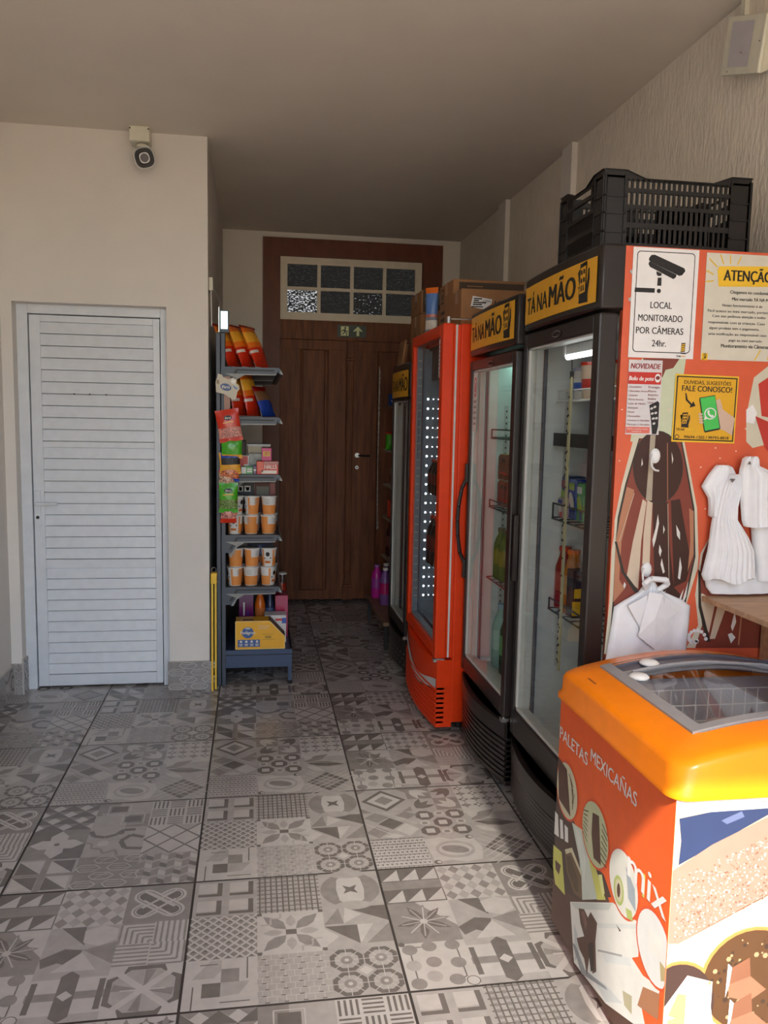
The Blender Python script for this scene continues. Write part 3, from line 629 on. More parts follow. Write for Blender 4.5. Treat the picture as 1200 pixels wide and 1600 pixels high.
# red wrap with the bottle picture on the near side of the first cooler
pan = lambda px, py, w=0: at_y(px, py, Y1-.0015-w)
def cp(cx, cy): return (920+cx/4.2107, 680+cy/4.2107)       # crop -> photo
sw = MB(); zt = 2.04
sw.box(X1+.072, X1+.62, Y1-.0015, Y1-.0002, .08, zt, redw)
cream_b = ink(.62, .58, .45); dkb = ink(.045, .014, .01); mdb = ink(.22, .045, .028); tan = ink(.45, .2, .11); pale = ink(.62, .50, .38); outl = ink(.03, .025, .02)
def art(pts, m, w): sw.poly(pan, [cp(*p) for p in pts], m, w)
def artp(pts, m, w): sw.poly(pan, pts, m, w)
artp([(1003, 560), (1072, 560), (1063, 620), (1055, 660), (1070, 690), (985, 690), (990, 650)], ink(.55, .60, .43), .00012)
artp([(1005, 560), (1062, 560), (1052, 575), (1040, 578), (1035, 590), (1020, 580), (1008, 585)], mdb, .0004)
art([(300, 0), (620, 0), (660, 200), (712, 480), (722, 800), (715, 880), (640, 1120), (620, 1440), (100, 1440), (135, 1100), (150, 760), (165, 660), (170, 560), (215, 330)], cream_b, .00024)
art([(330, 20), (610, 20), (645, 200), (695, 480), (702, 800), (640, 1090), (600, 1440), (130, 1440), (160, 1050), (178, 680), (190, 540), (240, 320)], outl, .0004)
art([(338, 20), (600, 20), (635, 200), (683, 480), (690, 800), (630, 1080), (590, 1440), (140, 1440), (172, 1050), (195, 680), (205, 540), (250, 330)], mdb, .0005)
art([(250, 340), (300, 360), (260, 520), (215, 700), (200, 950), (235, 1010), (160, 1100), (178, 700), (205, 540)], tan, .0006)
art([(355, 420), (380, 440), (345, 700), (325, 1010), (245, 950), (290, 700)], pale, .0007); art([(385, 430), (420, 430), (405, 700), (398, 930), (350, 900), (360, 650)], pale, .0007)
art([(420, 430), (520, 440), (530, 700), (560, 1000), (640, 1090), (600, 1160), (480, 1030), (430, 940)], dkb, .0007)
art([(540, 430), (600, 420), (660, 760), (680, 820), (640, 960), (560, 1000)], dkb, .00065)
art([(660, 480), (690, 500), (690, 780), (650, 900), (668, 700)], tan, .0007)
sw.poly(pan, [cp(455+165*math.cos(t), 210+240*math.sin(t)) for t in [2*math.pi*i/28 for i in range(28)]], outl, .0008)
sw.poly(pan, [cp(455+158*math.cos(t), 210+232*math.sin(t)) for t in [2*math.pi*i/28 for i in range(28)]], dkb, .0009)
art([(405, 0), (440, 0), (425, 200), (415, 430), (375, 430), (390, 250)], ink(.40, .34, .26), .001); art([(515, 50), (519, 50), (521, 430), (517, 430)], tan, .0011)
for pts in ([(455, 520), (462, 580), (440, 690), (425, 740), (418, 690), (440, 610)], [(575, 590), (600, 640), (600, 690), (580, 660)], [(490, 590), (500, 620), (490, 650)], [(465, 720), (480, 760), (470, 800), (460, 770)], [(480, 810), (500, 900), (488, 910), (472, 850)], [(600, 800), (612, 870), (600, 950), (586, 940)], [(545, 110), (556, 160), (548, 190)], [(350, 150), (356, 190), (345, 205)], [(235, 965), (245, 985), (235, 1010), (226, 990)], [(510, 1020), (495, 1040), (482, 1040)], [(610, 1040), (625, 1010), (600, 1110), (585, 1100)], [(655, 960), (640, 1060), (620, 1110), (615, 1090)]): art(pts, ink(.72, .70, .66), .0012)
for a, b in ((520, 450), (528, 980)), ((300, 380), (200, 700)): sw.line(pan, cp(*a), cp(*b), .8, pale, .001)
sw.poly(pan, [cp(*p) for p in [(170, 700), (185, 700), (235, 900), (330, 1030), (300, 1035), (215, 900)]], outl, .0012)
# the second bottle, lower right, and the neck at the right edge
art([(800, 660), (840, 640), (1300, 900), (1300, 1400), (640, 1400), (720, 1250), (700, 1050), (722, 880), (735, 780)], cream_b, .0003)
art([(790, 690), (1300, 900), (1300, 1400), (700, 1400), (745, 1250), (725, 1050), (735, 880), (750, 780)], mdb, .0006)
art([(745, 1040), (835, 1090), (790, 1300), (740, 1200), (725, 1060)], pale, .0008); art([(850, 1110), (905, 1130), (830, 1340), (795, 1340)], pale, .0008); art([(720, 880), (735, 900), (740, 1120), (800, 1360), (775, 1360), (722, 1130)], outl, .001)
art([(960, 1160), (970, 1230), (945, 1290), (935, 1260)], whitep, .001); art([(915, 1310), (940, 1300), (965, 1330), (935, 1370)], whitep, .001); art([(1000, 1180), (1010, 1180), (990, 1380), (980, 1380)], tan, .001)
for k in range(14):
    a = k*.42; r = 70-k*4; sw.disc(pan, *cp(700+r*math.cos(a), 1340-r*math.sin(a)), 3, whitep, .0011, 8)
artp([(1178, 590), (1215, 560), (1215, 690), (1176, 700), (1166, 690), (1166, 650)], cream_b, .0003); artp([(1185, 600), (1215, 580), (1215, 655), (1190, 650)], ink(.55, .045, .03), .0006); artp([(1180, 650), (1215, 665), (1215, 720), (1195, 700)], ink(.50, .04, .03), .0007); artp([(1166, 640), (1176, 632), (1183, 645), (1178, 662), (1166, 660)], whitep, .0007)
for x, y in ((1108, 606), (1118, 700), (1125, 716), (1098, 650), (1165, 670), (1045, 640), (1150, 705), (1095, 730), (1102, 795), (968, 720), (972, 640), (1132, 640), (1110, 690)): sw.disc(pan, x, y, 1.3, ink(.85, .55, .45), .0006, 8)
sw.build('side_wrap', f1)
for z in (1.965, 1.885, 1.60):
    m = MB(); xx = .092 if z > 1.7 else .11; m.tube((xx, -.004, z), (xx, .001, z), .006, steel, 10); B1(m, 'screw', smooth=True)
# ---- red cooler
XR, YR_, WR_, HR = .86, 3.76, .77, 1.965
rc = thing('display_cooler', 'red cooler with a wide glass door, dotted lights and a wavy grey ribbon below', 'drinks cooler', (XR, YR_, 0), 'glass-door drinks coolers along the right wall')
def BR(mb, name, par=rc, **k): mb.v = [(p[0]+XR, p[1]+YR_, p[2]) for p in mb.v]; return mb.build(name, par, **k)
D = .76
m = MB(); m.box(.085, D, 0, .035, .05, HR, redl); m.box(.085, D, WR_-.035, WR_, .05, HR, redl); m.box(D-.03, D, .035, WR_-.035, .05, HR, redl); m.box(.085, D-.03, .035, WR_-.035, HR-.06, HR, redl); m.box(.085, D-.03, .035, WR_-.035, .05, .4, redl)
BR(m, 'body', bevel=.008)
m = MB(); a, b, c0, c1 = .035, WR_-.035, .4, HR-.06; blu = mat('grey_blue_liner', (.36, .45, .56), .35)
m.box(.06, D-.03, a, a+.012, c0, c1, blu); m.box(.06, D-.03, b-.012, b, c0, c1, blu); m.box(D-.045, D-.03, a, b, c0, c1, blu); m.box(.09, D-.03, a, b, c0, c0+.02, blu); m.box(.09, D-.03, a, b, c1-.012, c1, mat('dark_liner_top', (.05, .04, .045), .4)); BR(m, 'inner_liner')
m = MB(); zd0, zd1 = .372, HR; gy0, gy1, gz0, gz1 = .065, WR_-.055, .43, 1.91
m.box(0, .055, 0, gy0, zd0, zd1, redl); m.box(0, .055, gy1, WR_, zd0, zd1, redl); m.box(0, .055, gy0, gy1, zd0, gz0, redl); m.box(0, .055, gy0, gy1, gz1, zd1, redl)
rdoor = BR(m, 'door', bevel=.008)
m = MB()
for (y0, y1, z0, z1) in ((.004, .03, zd0+.005, zd1-.006), (WR_-.03, WR_-.004, zd0+.005, zd1-.006), (.03, WR_-.03, zd1-.035, zd1-.006), (.03, WR_-.03, zd0+.005, zd0+.03)): m.box(.054, .061, y0, y1, z0, z1, redl); m.box(.061, .070, y0, y1, z0, z1, silver); m.box(.070, .0845, y0, y1, z0, z1, redl)
BR(m, 'gasket', rdoor)
m = MB(); m.box(.02, .05, gy1-.02, gy1, gz0, gz1, blu); m.box(.02, .05, gy0, gy1, gz0, gz0+.015, blu); 
for k in range(30): m.box(.026, .046, gy1-.0208, gy1-.02, gz0+.1+k*.045, gz0+.106+k*.045, wirew)
BR(m, 'glass_frame', rdoor)
m = MB(); m.add([(.014, gy0, gz0), (.014, gy1, gz0), (.014, gy1, gz1), (.014, gy0, gz1)], [(0, 1, 2, 3)], glassm); BR(m, 'glass', rdoor)
m = MB(); m.box(.095, .105, .13, WR_-.1, 1.73, 1.9, mat('dark_header', (.06, .035, .035), .4)); fn = lambda u, v, w=0: Vector((.0945-w, WR_-u, v))
for k in range(5): m.rect(fn, .14+k*.1, 1.76, .15+k*.1, 1.87, ink(.2, .16, .16), .0005); m.line(fn, (.15+k*.1, 1.77), (.2+k*.1, 1.86), .008, ink(.2, .16, .16), .0005)
BR(m, 'inner_header')
s = MB(); fn = lambda u, v, w=0: Vector((.011-w, WR_-u, v)); s.rect(fn, WR_-.13, 1.72, WR_-.068, 1.9, whitep)
for k in range(7): s.rect(fn, WR_-.122, 1.87-k*.02, WR_-.078, 1.878-k*.02, ink(.5, .3, .3), .0005)
BR(s, 'paper_notice', rdoor)
s = MB(); s.rect(fn, .058, 1.3, .085, 1.6, ink(.30, .12, .1), -.02)
for k in range(5): s.rect(fn, .063, 1.33+k*.05, .08, 1.355+k*.05, ink(.05, .04, .04), -.0195)
BR(s, 'side_label', rdoor)
led = emis('white_led', (1, 1, 1), 3); lm = MB()
for xx, rr in ((.088, .0058), (.118, .0033), (.146, .0026)):
    lm.box(xx-.008, xx+.008, b-.016, b-.0122, .5, 1.68, blu)
    for k in range(22): lm.tube((xx, b-.0185, .53+k*.0525), (xx, b-.016, .53+k*.0525), rr, led, 8)
BR(lm, 'led_strip')
for z in (.72, 1.11, 1.42):
    s = MB()
    for k in range(10): y = .06+(WR_-.12)*k/9; s.tube((.13, y, z), (D-.08, y, z), .003, wirew, 4)
    s.tube((.13, .05, z), (.13, WR_-.05, z), .004, wirew, 5); s.tube((.13, .05, z+.05), (.13, WR_-.05, z+.05), .003, wirew, 5); BR(s, 'wire_shelf')
m = MB(); m.prism(bow_pts(.012, WR_, .035, .09), 2, .03, .365, redl)
for k in range(8): z = .05+k*.024; m.prism(bow_pts(.006, WR_, .035, .05), 2, z, z+.010, redl)
kk = BR(m, 'kick_panel', smooth=30)
m = MB(); fnk = lambda u, v, w=0: Vector((.010-bow(WR_-u, WR_, .035)-w, WR_-u, v)); N = 16
up = [(WR_*i/N, .295-.05*i/N+.035*math.sin(i/N*6.2+1.0)) for i in range(N+1)]
for (p, q) in zip(up, up[1:]): m.poly(fnk, [p, (p[0], p[1]-.045), (q[0], q[1]-.045), q], ink(.60, .58, .57), .002); m.poly(fnk, [(p[0], p[1]-.045), (p[0], p[1]-.052), (q[0], q[1]-.052), (q[0], q[1]-.045)], ink(.16, .04, .04), .002)
BR(m, 'ribbon_decal', kk)
m = MB(); m.box(-.004, .05, .004, .03, .355, .37, steel); m.tube((.02, .014, .34), (.02, .014, .375), .008, steel); BR(m, 'hinge')
m = MB(); m.tube((.035, .02, HR+.02), (.3, .02, HR+.022), .004, steel, 6); m.tube((.03, .02, HR), (.03, .02, HR+.03), .01, steel, 8); m.tube((.16, .02, HR), (.16, .02, HR+.024), .006, steel); m.tube((.24, .02, HR), (.24, .02, HR+.024), .006, steel); BR(m, 'top_hinge_bar')
for yy in (.08, WR_-.08):
    for xx in (.15, D-.1): BR(MB().tube((xx, yy, 0), (xx, yy, .055), .022, black, 10), 'foot')
# ================================================================ CHEST FREEZER
CX0, CX1, CY0, CY1 = .88, 1.57, 1.53, 2.19
ch = thing('chest_freezer', 'orange chest freezer with ice-pop pictures and sliding glass lid', 'freezer', (CX0, CY0, 0))
m = MB(); t_ = .05
for (x0, x1, y0, y1) in ((CX0, CX0+t_, CY0, CY1), (CX1-t_, CX1, CY0, CY1), (CX0+t_, CX1-t_, CY0, CY0+t_), (CX0+t_, CX1-t_, CY1-t_, CY1)): m.box(x0, x1, y0, y1, .04, .735, mat('orange_red_panel', (.86, .125, .018), .4))
m.build('body', ch)
m = MB(); i0, i1, k0, k1 = CX0+t_, CX1-t_, CY0+t_, CY1-t_; m.box(i0, i1, k0, k1, .04, .30, liner)
for (x0, x1, y0, y1) in ((i0, i0+.006, k0, k1), (i1-.006, i1, k0, k1), (i0+.006, i1-.006, k0, k0+.006), (i0+.006, i1-.006, k1-.006, k1)): m.box(x0, x1, y0, y1, .30, .79, mat('frosty_liner', (.62, .60, .60), .5))
m.build('inner_liner', ch)
m = MB()
def AZ(x): return .046*math.sin(math.pi*min(1, max(0, (x-(CX0+.02))/(CX1-CX0-.04))))
def arch(mb):
    mb.v = [(p[0], p[1], p[2]+AZ(p[0])*min(1, max(0, (p[2]-.757)/.045))) for p in mb.v]; return mb
def R(e, z, r): return rrect(CX0-e, CX1+e, CY0-e, CY1+e, r, z, 6, 12)
m.loft([R(-.05, .728, .02), R(.006, .728, .03), R(.018, .735, .045), R(.018, .747, .045), R(.010, .757, .045), R(.010, .796, .05), R(.004, .808, .05), R(-.012, .816, .05), R(-.085, .824, .02), R(-.085, .80, .02), R(-.05, .78, .02), R(-.05, .728, .02)], orange)
arch(m).build('lid_rim', ch, smooth=50)
m = MB(); m.box(CX0+.025, CX0+.031, CY1-.17, CY1-.12, .818, .8215, mat('orange_slot', (.35, .07, .004), .4)); m.build('rim_slot', ch)
a, b, c, d = CX0+.080, CX1-.080, CY0+.090, CY1-.075
def bar(mb, x0, x1, y0, y1, z0, z1, mt, n=10):
    for k in range(n): mb.box(x0+(x1-x0)*k/n, x0+(x1-x0)*(k+1)/n, y0, y1, z0, z1, mt)
m = MB(); m.box(a, a+.03, c, d, .806, .829, lgrey); m.box(b-.03, b, c, d, .806, .829, lgrey); bar(m, a+.03, b-.03, c, c+.028, .806, .829, lgrey)
bar(m, a+.01, b-.01, d-.075, d+.006, .80, .823, dgrey); bar(m, a+.03, b-.03, d-.09, d-.075, .806, .826, lgrey); bar(m, a+.02, b-.02, d-.03, d-.02, .823, .828, dgrey)
fr = arch(m).build('lid_frame', ch)
m = MB(); N = 10; gx = [a+.03+(b-a-.06)*k/N for k in range(N+1)]
m.add([(x, y, .820) for x in gx for y in (c+.028, d-.09)], [(2*k, 2*k+2, 2*k+3, 2*k+1) for k in range(N)], lidglass); arch(m).build('glass_lid', ch, smooth=True)
m = MB(); m.path([(a+.05, d-.095, .829+AZ(a+.05)), (a+.15, d-.095, .829+AZ(a+.15)), (a+.25, d-.095, .829+AZ(a+.25)), (b-.1, d-.095, .829+AZ(b-.1)), (b-.04, d-.095, .829+AZ(b-.04))], .004, lgrey); m.build('lid_track', fr)
for (x, y) in ((a+.12, d-.052), (a+.055, d-.125)):
    m = MB(); m.lathe([(.026, 0), (.027, .004), (.020, .010), (.004, .012)], (x, y, (.8232 if y > d-.1 else .8205)+AZ(x)), whitep, 16); m.build('lid_grip', fr, smooth=True)
m = MB(); bx0, bx1, by0, by1, bz = a+.10, b-.02, c+.04, d-.08, .66
for k in range(12): x = bx0+(bx1-bx0)*k/11; m.path([(x, by0, .79), (x, by0, bz), (x, by1, bz), (x, by1, .79)], .002, wirew, 5)
for z in (bz, .70, .745, .79): m.path([(bx0, by0, z), (bx1, by0, z), (bx1, by1, z), (bx0, by1, z), (bx0, by0, z)], .002, wirew, 5)
m.build('wire_basket', ch)
# pictures on the freezer
side = lambda px, py, w=0: at_x(px, py, CX0-.0006-w); front = lambda px, py, w=0: at_y(px, py, CY0-.0006-w)
def c3(cx, cy): return (850+cx/3.4286, 1180+cy/3.4286)
sa = MB(); sfn = lambda u, v, w=0: Vector((CX0-.0006-w, CY1-u, v))
LS = CY1-CY0; org = mat('orange_red_panel', (.86, .125, .018), .4)
choc = ink(.10, .045, .028); cre = ink(.62, .58, .40); chw = ink(.80, .79, .75); grn = ink(.45, .52, .16); lem = ink(.62, .62, .14); redr = ink(.75, .10, .03)
sa.box(CX0-.0005, CX0, CY0, CY1, .04, .73, org)
def A(pts, m, w=.0002): sa.poly(side, [c3(*p) for p in pts], m, w)
sa.text('PALETAS', sfn, .006, .608, .036, whitep, .0006, .20, bold=.02); sa.text('MEXICAÑAS', sfn, .225, .631, .036, whitep, .0006, .265, bold=.02)
sa.poly(sfn, [(0, .5), (.0, .04), (LS, .04), (LS, .12), (LS-.1, .17), (.36, .34), (.26, .36), (.17, .40), (.06, .45)], choc, .0001)
A([(60, 290), (130, 360), (190, 400), (240, 560), (320, 640), (360, 760), (200, 780), (60, 700)], ink(.07, .04, .03), .0002)
A([(150, 360), (205, 400), (245, 560), (330, 770), (205, 775), (190, 560)], ink(.62, .68, .60), .0003); A([(240, 560), (275, 600), (330, 775), (285, 775)], lem, .0004); A([(110, 510), (150, 500), (200, 640), (205, 775), (160, 740), (120, 620)], ink(.16, .10, .05), .0004); A([(112, 505), (150, 495), (205, 640), (200, 650), (145, 520), (118, 530)], cre, .0005)
A([(50, 480), (95, 520), (112, 750), (60, 690), (48, 600)], lem, .0004); A([(60, 560), (90, 590), (80, 640), (62, 610)], choc, .0005)
A([(60, 300), (75, 320), (80, 440), (55, 420)], chw, .0004); A([(85, 340), (100, 350), (105, 450), (88, 445)], chw, .0004); A([(110, 370), (128, 390), (130, 470), (112, 460)], chw, .0004)
A([(140, 785), (370, 790), (510, 900), (505, 1080), (470, 1085), (530, 1180), (625, 1250), (600, 1320), (520, 1340), (540, 1440), (480, 1440), (330, 1330), (160, 1110)], chw, .0005)
A([(185, 820), (215, 825), (235, 870), (250, 840), (285, 900), (275, 1000), (280, 1160), (260, 1170), (245, 1060), (230, 1180), (215, 1090), (190, 1040), (175, 980), (215, 970), (195, 900)], choc, .0007)
A([(145, 790), (365, 795), (345, 830), (170, 825)], ink(.62, .66, .62), .00055); A([(285, 900), (500, 905), (498, 930), (290, 925)], ink(.70, .72, .70), .00055); A([(160, 900), (180, 960), (190, 1080), (165, 1100)], ink(.58, .61, .60), .00055)
A([(255, 1180), (330, 1230), (420, 1330), (330, 1320)], ink(.66, .68, .68), .00055); A([(310, 1060), (460, 1085), (470, 1130), (330, 1110)], ink(.72, .74, .74), .00055); A([(235, 1010), (262, 1000), (268, 1150), (250, 1160)], ink(.03, .015, .012), .00085); A([(200, 840), (215, 835), (232, 900), (222, 940)], ink(.20, .10, .07), .00085)
A([(165, 380), (190, 410), (225, 560), (215, 700), (195, 560)], ink(.72, .76, .70), .0004); A([(290, 640), (310, 640), (325, 740), (312, 760)], ink(.72, .72, .30), .0005); A([(120, 540), (140, 540), (180, 660), (185, 740), (165, 720), (130, 620)], ink(.10, .06, .03), .00055)
A([(290, 1040), (420, 1070), (415, 1080), (285, 1050)], ink(.4, .4, .4), .0006); A([(150, 1000), (170, 1020), (220, 1150), (330, 1240), (340, 1260), (200, 1170)], ink(.3, .32, .34), .0006); A([(385, 905), (412, 940), (405, 945)], choc, .0007)
A([(420, 1260), (470, 1290), (470, 1390), (430, 1340)], ink(.5, .45, .3), .0006); A([(530, 1240), (620, 1280), (610, 1420), (500, 1340)], ink(.45, .2, .1), .0006)
for (cy_, cz, r, kind) in ((2.115, .478, .083, 0), (1.916, .452, .088, 1), (1.745, .418, .083, 2), (1.585, .36, .085, 3)):
    u = CY1-cy_; n0 = 28
    def clipd(rr): return [(min(max(u+rr*math.cos(t), 0.0), LS), cz+rr*math.sin(t)) for t in [2*math.pi*i/n0 for i in range(n0)]]
    sa.poly(sfn, clipd(r), redr, .0008); rr = r*.93; sa.poly(sfn, clipd(rr), (cre, ink(.55, .58, .35), ink(.75, .74, .68), ink(.78, .78, .77))[kind], .0010)
    if kind == 0: sa.poly(sfn, [(.0, cz+.07), (.07, cz+.06), (.11, cz-.06), (.02, cz-.05)], choc, .0012); [sa.line(sfn, (u+.01+.011*k, cz+.055-.01*k), (u+.045, cz+.03-.016*k), .004, choc, .0013) for k in range(5)]
    if kind == 1:
        sa.poly(sfn, [(u-.02, cz+.05), (u+.02, cz+.06), (u+.035, cz-.01), (u+.045, cz-.06), (u+.0, cz-.065), (u-.02, cz-.01)], choc, .0012); sa.poly(sfn, [(u-.06, cz+.02), (u-.03, cz+.04), (u-.02, cz-.05), (u-.05, cz-.03)], cre, .0012)
        for k in range(7): sa.line(sfn, (u+.04, cz+.05-.016*k), (u+.075, cz+.035-.014*k), .004, choc, .0012); sa.line(sfn, (u-.075, cz+.03-.01*k), (u-.045, cz+.04-.014*k), .003, choc, .0012)
    if kind == 2:
        sa.poly(sfn, [(u+.01, cz+.05), (u+.06, cz+.02), (u+.07, cz-.03), (u+.03, cz-.02)], ink(.35, .4, .45), .0012); sa.disc(sfn, u-.02, cz-.03, .028, grn, .0013, 18, .036); sa.disc(sfn, u-.02, cz-.03, .02, cre, .0015, 18, .028); sa.disc(sfn, u-.02, cz-.03, .009, choc, .0017, 12, .018); sa.poly(sfn, [(u+.02, cz-.05), (u+.05, cz-.04), (u+.06, cz-.06), (u+.03, cz-.07)], grn, .0012)
    if kind == 3: sa.poly(sfn, [(u-.03, cz+.03), (u+.03, cz+.04), (u+.05, cz), (u-.02, cz-.02)], chw, .0012); sa.poly(sfn, [(u+.03, cz-.01), (u+.055, cz-.01), (u+.055, cz-.04), (u+.04, cz-.05)], ink(.5, .4, .2), .0013)
sa.text('mix', sfn, LS-.195, .452, .075, whitep, .0016, .185, bold=.02); sa.rect(sfn, LS-.118, .445, LS-.108, .50, lem, .0018)
sa.build('side_picture', ch)
fa = MB(); ffn = lambda u, v, w=0: Vector((CX0+u, CY0-.0006-w, v)); FW = CX1-CX0
fa.box(CX0, CX1, CY0-.0005, CY0, .04, .73, ink(.80, .52, .30))
def F(pts, m, w=.0002): fa.poly(front, [c3(*p) for p in pts], m, w)
fa.poly(ffn, [(0, .70), (FW, .705), (FW, .735), (0, .735)], whitep, .0003)
F([(725, 340), (1200, 240), (1560, 165), (1560, 180), (1200, 320), (720, 590), (735, 460)], ink(.018, .034, .10), .0003); F([(950, 350), (1060, 300), (1075, 330), (980, 370)], ink(.10, .13, .25), .0004)
F([(690, 620), (900, 480), (1200, 330), (1560, 200), (1560, 600), (1200, 750), (720, 1010), (665, 1010)], ink(.30, .19, .145), .0005)
rng = random.Random(3)
for k in range(520):
    x = 700+rng.random()*520; y = 1000-(x-690)*.45-rng.random()*330; r = 3+rng.random()*5
    fa.disc(front, *c3(x, max(y, 620-(x-690)*.55+30)), r/4.2, ink(.50, .42, .38) if k % 3 else ink(.20, .10, .065), .0007+.0000008*k, 7)
F([(730, 1000), (1120, 790), (1560, 560), (1560, 575), (1100, 800)], redr, .0007)
for (cx, cy, rr, kk) in ((.055, .26, .105, 0), (.185, .305, .125, 1)):
    fa.disc(ffn, cx+.02 if kk == 0 else cx+.02, cy, rr, ink(.55, .22, .06), .0008, 32) if kk else fa.poly(ffn, [(max(0.0, .03+rr*.9*math.cos(t)), cy-.0+rr*math.sin(t)) for t in [2*math.pi*i/32 for i in range(32)]], ink(.55, .22, .06), .00092)
    fa.disc(ffn, cx+.02, cy, rr*.94, ink(.085, .036, .012), .001, 32) if kk else fa.poly(ffn, [(max(0.0, .03+rr*.83*math.cos(t)), cy+rr*.93*math.sin(t)) for t in [2*math.pi*i/32 for i in range(32)]], ink(.05, .025, .02), .00112)
fa.poly(ffn, [(.0, .26), (.05, .33), (.11, .31), (.11, .25), (.12, .2), (.0, .17)], chw, .0012); fa.poly(ffn, [(.01, .24), (.03, .29), (.05, .285), (.05, .22)], lem, .0014); fa.poly(ffn, [(.005, .20), (.05, .215), (.05, .235), (.01, .23)], ink(.5, .4, .15), .0016)
for (x, y) in ((.15, .30), (.16, .215)):
    fa.poly(ffn, [(x, y), (x+.05, y+.015), (x+.09, y-.02), (x+.05, y-.045), (x+.0, y-.03)], ink(.30, .13, .075), .0014+(.3-y)*.001); fa.poly(ffn, [(x, y), (x+.05, y+.015), (x+.045, y+.06), (x+.005, y+.04)], ink(.21, .085, .045), .0017+(.3-y)*.001); fa.poly(ffn, [(x, y), (x+.004, y+.04), (x-.006, y+.05), (x-.008, y-.03)], chw, .0021+(.3-y)*.001)
for k in range(60):
    t = rng.random()*6.28; q = .05+rng.random()*.06; fa.disc(ffn, .205+q*math.cos(t), .305+q*math.sin(t), .002+rng.random()*.005, ink(.32, .24, .13) if k % 2 else ink(.04, .02, .012), .00105+.000003*k, 6)
fa.build('front_picture', ch)
# ice-pop packets in the basket
pk = thing('ice_pop_packet', 'pale wrapped ice pop lying at the left end of the freezer basket', 'ice pop', (0, 0, 0), 'wrapped ice pops in the chest freezer')
m = MB(); N = 8
L = [[(-.075+.15*k/N, (.028 if 0 < k < N else .03)*math.cos(q)*(1), (.016*math.sin(math.pi*k/N)**.5+.001)*math.sin(q)) for q in [2*math.pi*i/12 for i in range(12)]] for k in range(N+1)]
pkm = mat('frosted_wrapper', (.62, .60, .58), .35, bump=.3, bscale=40); m.loft(L, pkm, True); m.build('packet', pk, smooth=True)
pos = [(a+.19, d-.16, .69, .4), (a+.27, d-.14, .70, -.3), (a+.36, d-.17, .69, .7), (a+.45, d-.15, .70, .2), (a+.22, d-.27, .68, 1.2), (a+.32, d-.28, .685, .1), (a+.43, d-.29, .68, .6), (a+.30, d-.20, .735, -.2)]
names = ['second ice pop from the left in the freezer basket, along the far edge', 'third ice pop along the far edge of the freezer basket', 'rightmost ice pop along the far edge of the freezer basket', 'ice pop at the near left corner of the freezer basket', 'middle ice pop of the near row in the freezer basket', 'ice pop at the right of the near row in the freezer basket', 'ice pop lying on top of the others in the middle of the freezer basket']
pk.location = pos[0][:3]; pk.rotation_euler = (0, 0, pos[0][3])
for p, nme in zip(pos[1:], names): dup(pk, p[:3], p[3], nme)
# ================================================================ NOTICES, HOOKS, BAGS
PY = Y1-.0042
pf = plane((0, PY, 0), (1, 0, 0), (0, 0, 1))
grey = ink(.25, .24, .24)
def card_thing(name, label, cat, x0, x1, z0, z1, m, group=None):
    mb = MB(); mb.box(x0, x1, PY, PY+.0016, z0, z1, m); return mb
def small_logo(mb, fn, u, v, h, bgm, tw):
    icon(mb, fn, u, v+h*.22, h*.8, pureb, bgm, .0004); mb.text('TÁ NA', fn, u-h*.25, v, h*.13, pureb, .0004, tw*.5, bold=.02); mb.text('MÃO', fn, u-h*.25+tw*.55, v, h*.13, bgm if bgm is not yellow else ylp, .0004, tw*.45, bold=.02)
# camera warning
x0, x1, z0, z1 = 1.104, 1.313, 1.716, 2.037
p = card_thing('', '', '', x0, x1, z0, z1, whitep); p_ = whitep
fr = rrect(x0+.012, x1-.012, z0+.016, z1-.010, .012, 0); fi_ = rrect(x0+.0145, x1-.0145, z0+.0185, z1-.0125, .010, 0)
p.poly(pf, [(q[0], q[1]) for q in fr], pureb, .0003); p.poly(pf, [(q[0], q[1]) for q in fi_], whitep, .0005)
sg = lambda cx, cy: (lambda v: (v.x, v.z))(at_y(940+cx/4.573, 370+cy/4.571, PY))
def SP(pts, m=pureb, w=.0007): p.poly(pf, [sg(*q) for q in pts], m, w)
SP([(340, 150), (355, 130), (380, 128), (590, 225), (598, 245), (575, 275), (555, 280), (350, 180), (336, 165)]); SP([(340, 175), (535, 272), (530, 290), (512, 303), (345, 215), (334, 195)])
SP([(390, 245), (430, 262), (425, 280), (400, 280), (392, 268)]); SP([(400, 292), (428, 292), (426, 350), (396, 350)]); p.disc(pf, *sg(408, 387), .0065, pureb, .0007, 20); SP([(238, 362), (380, 368), (378, 400), (234, 394)])
for t, v, wd in (('LOCAL', 1.862, .068), ('MONITORADO', 1.824, .141), ('POR CÂMERAS', 1.787, .151), ('24hr.', 1.750, .045)): p.text(t, pf, 1.2, v, .020, pureb, .0007, wd, 'C', bold=.014)
small_logo(p, pf, 1.268, 1.721, .042, ylp, .03)
tag(p.build('poster', origin=(x0, PY, z0)), 'white poster with a black surveillance camera symbol and LOCAL MONITORADO', 'poster')
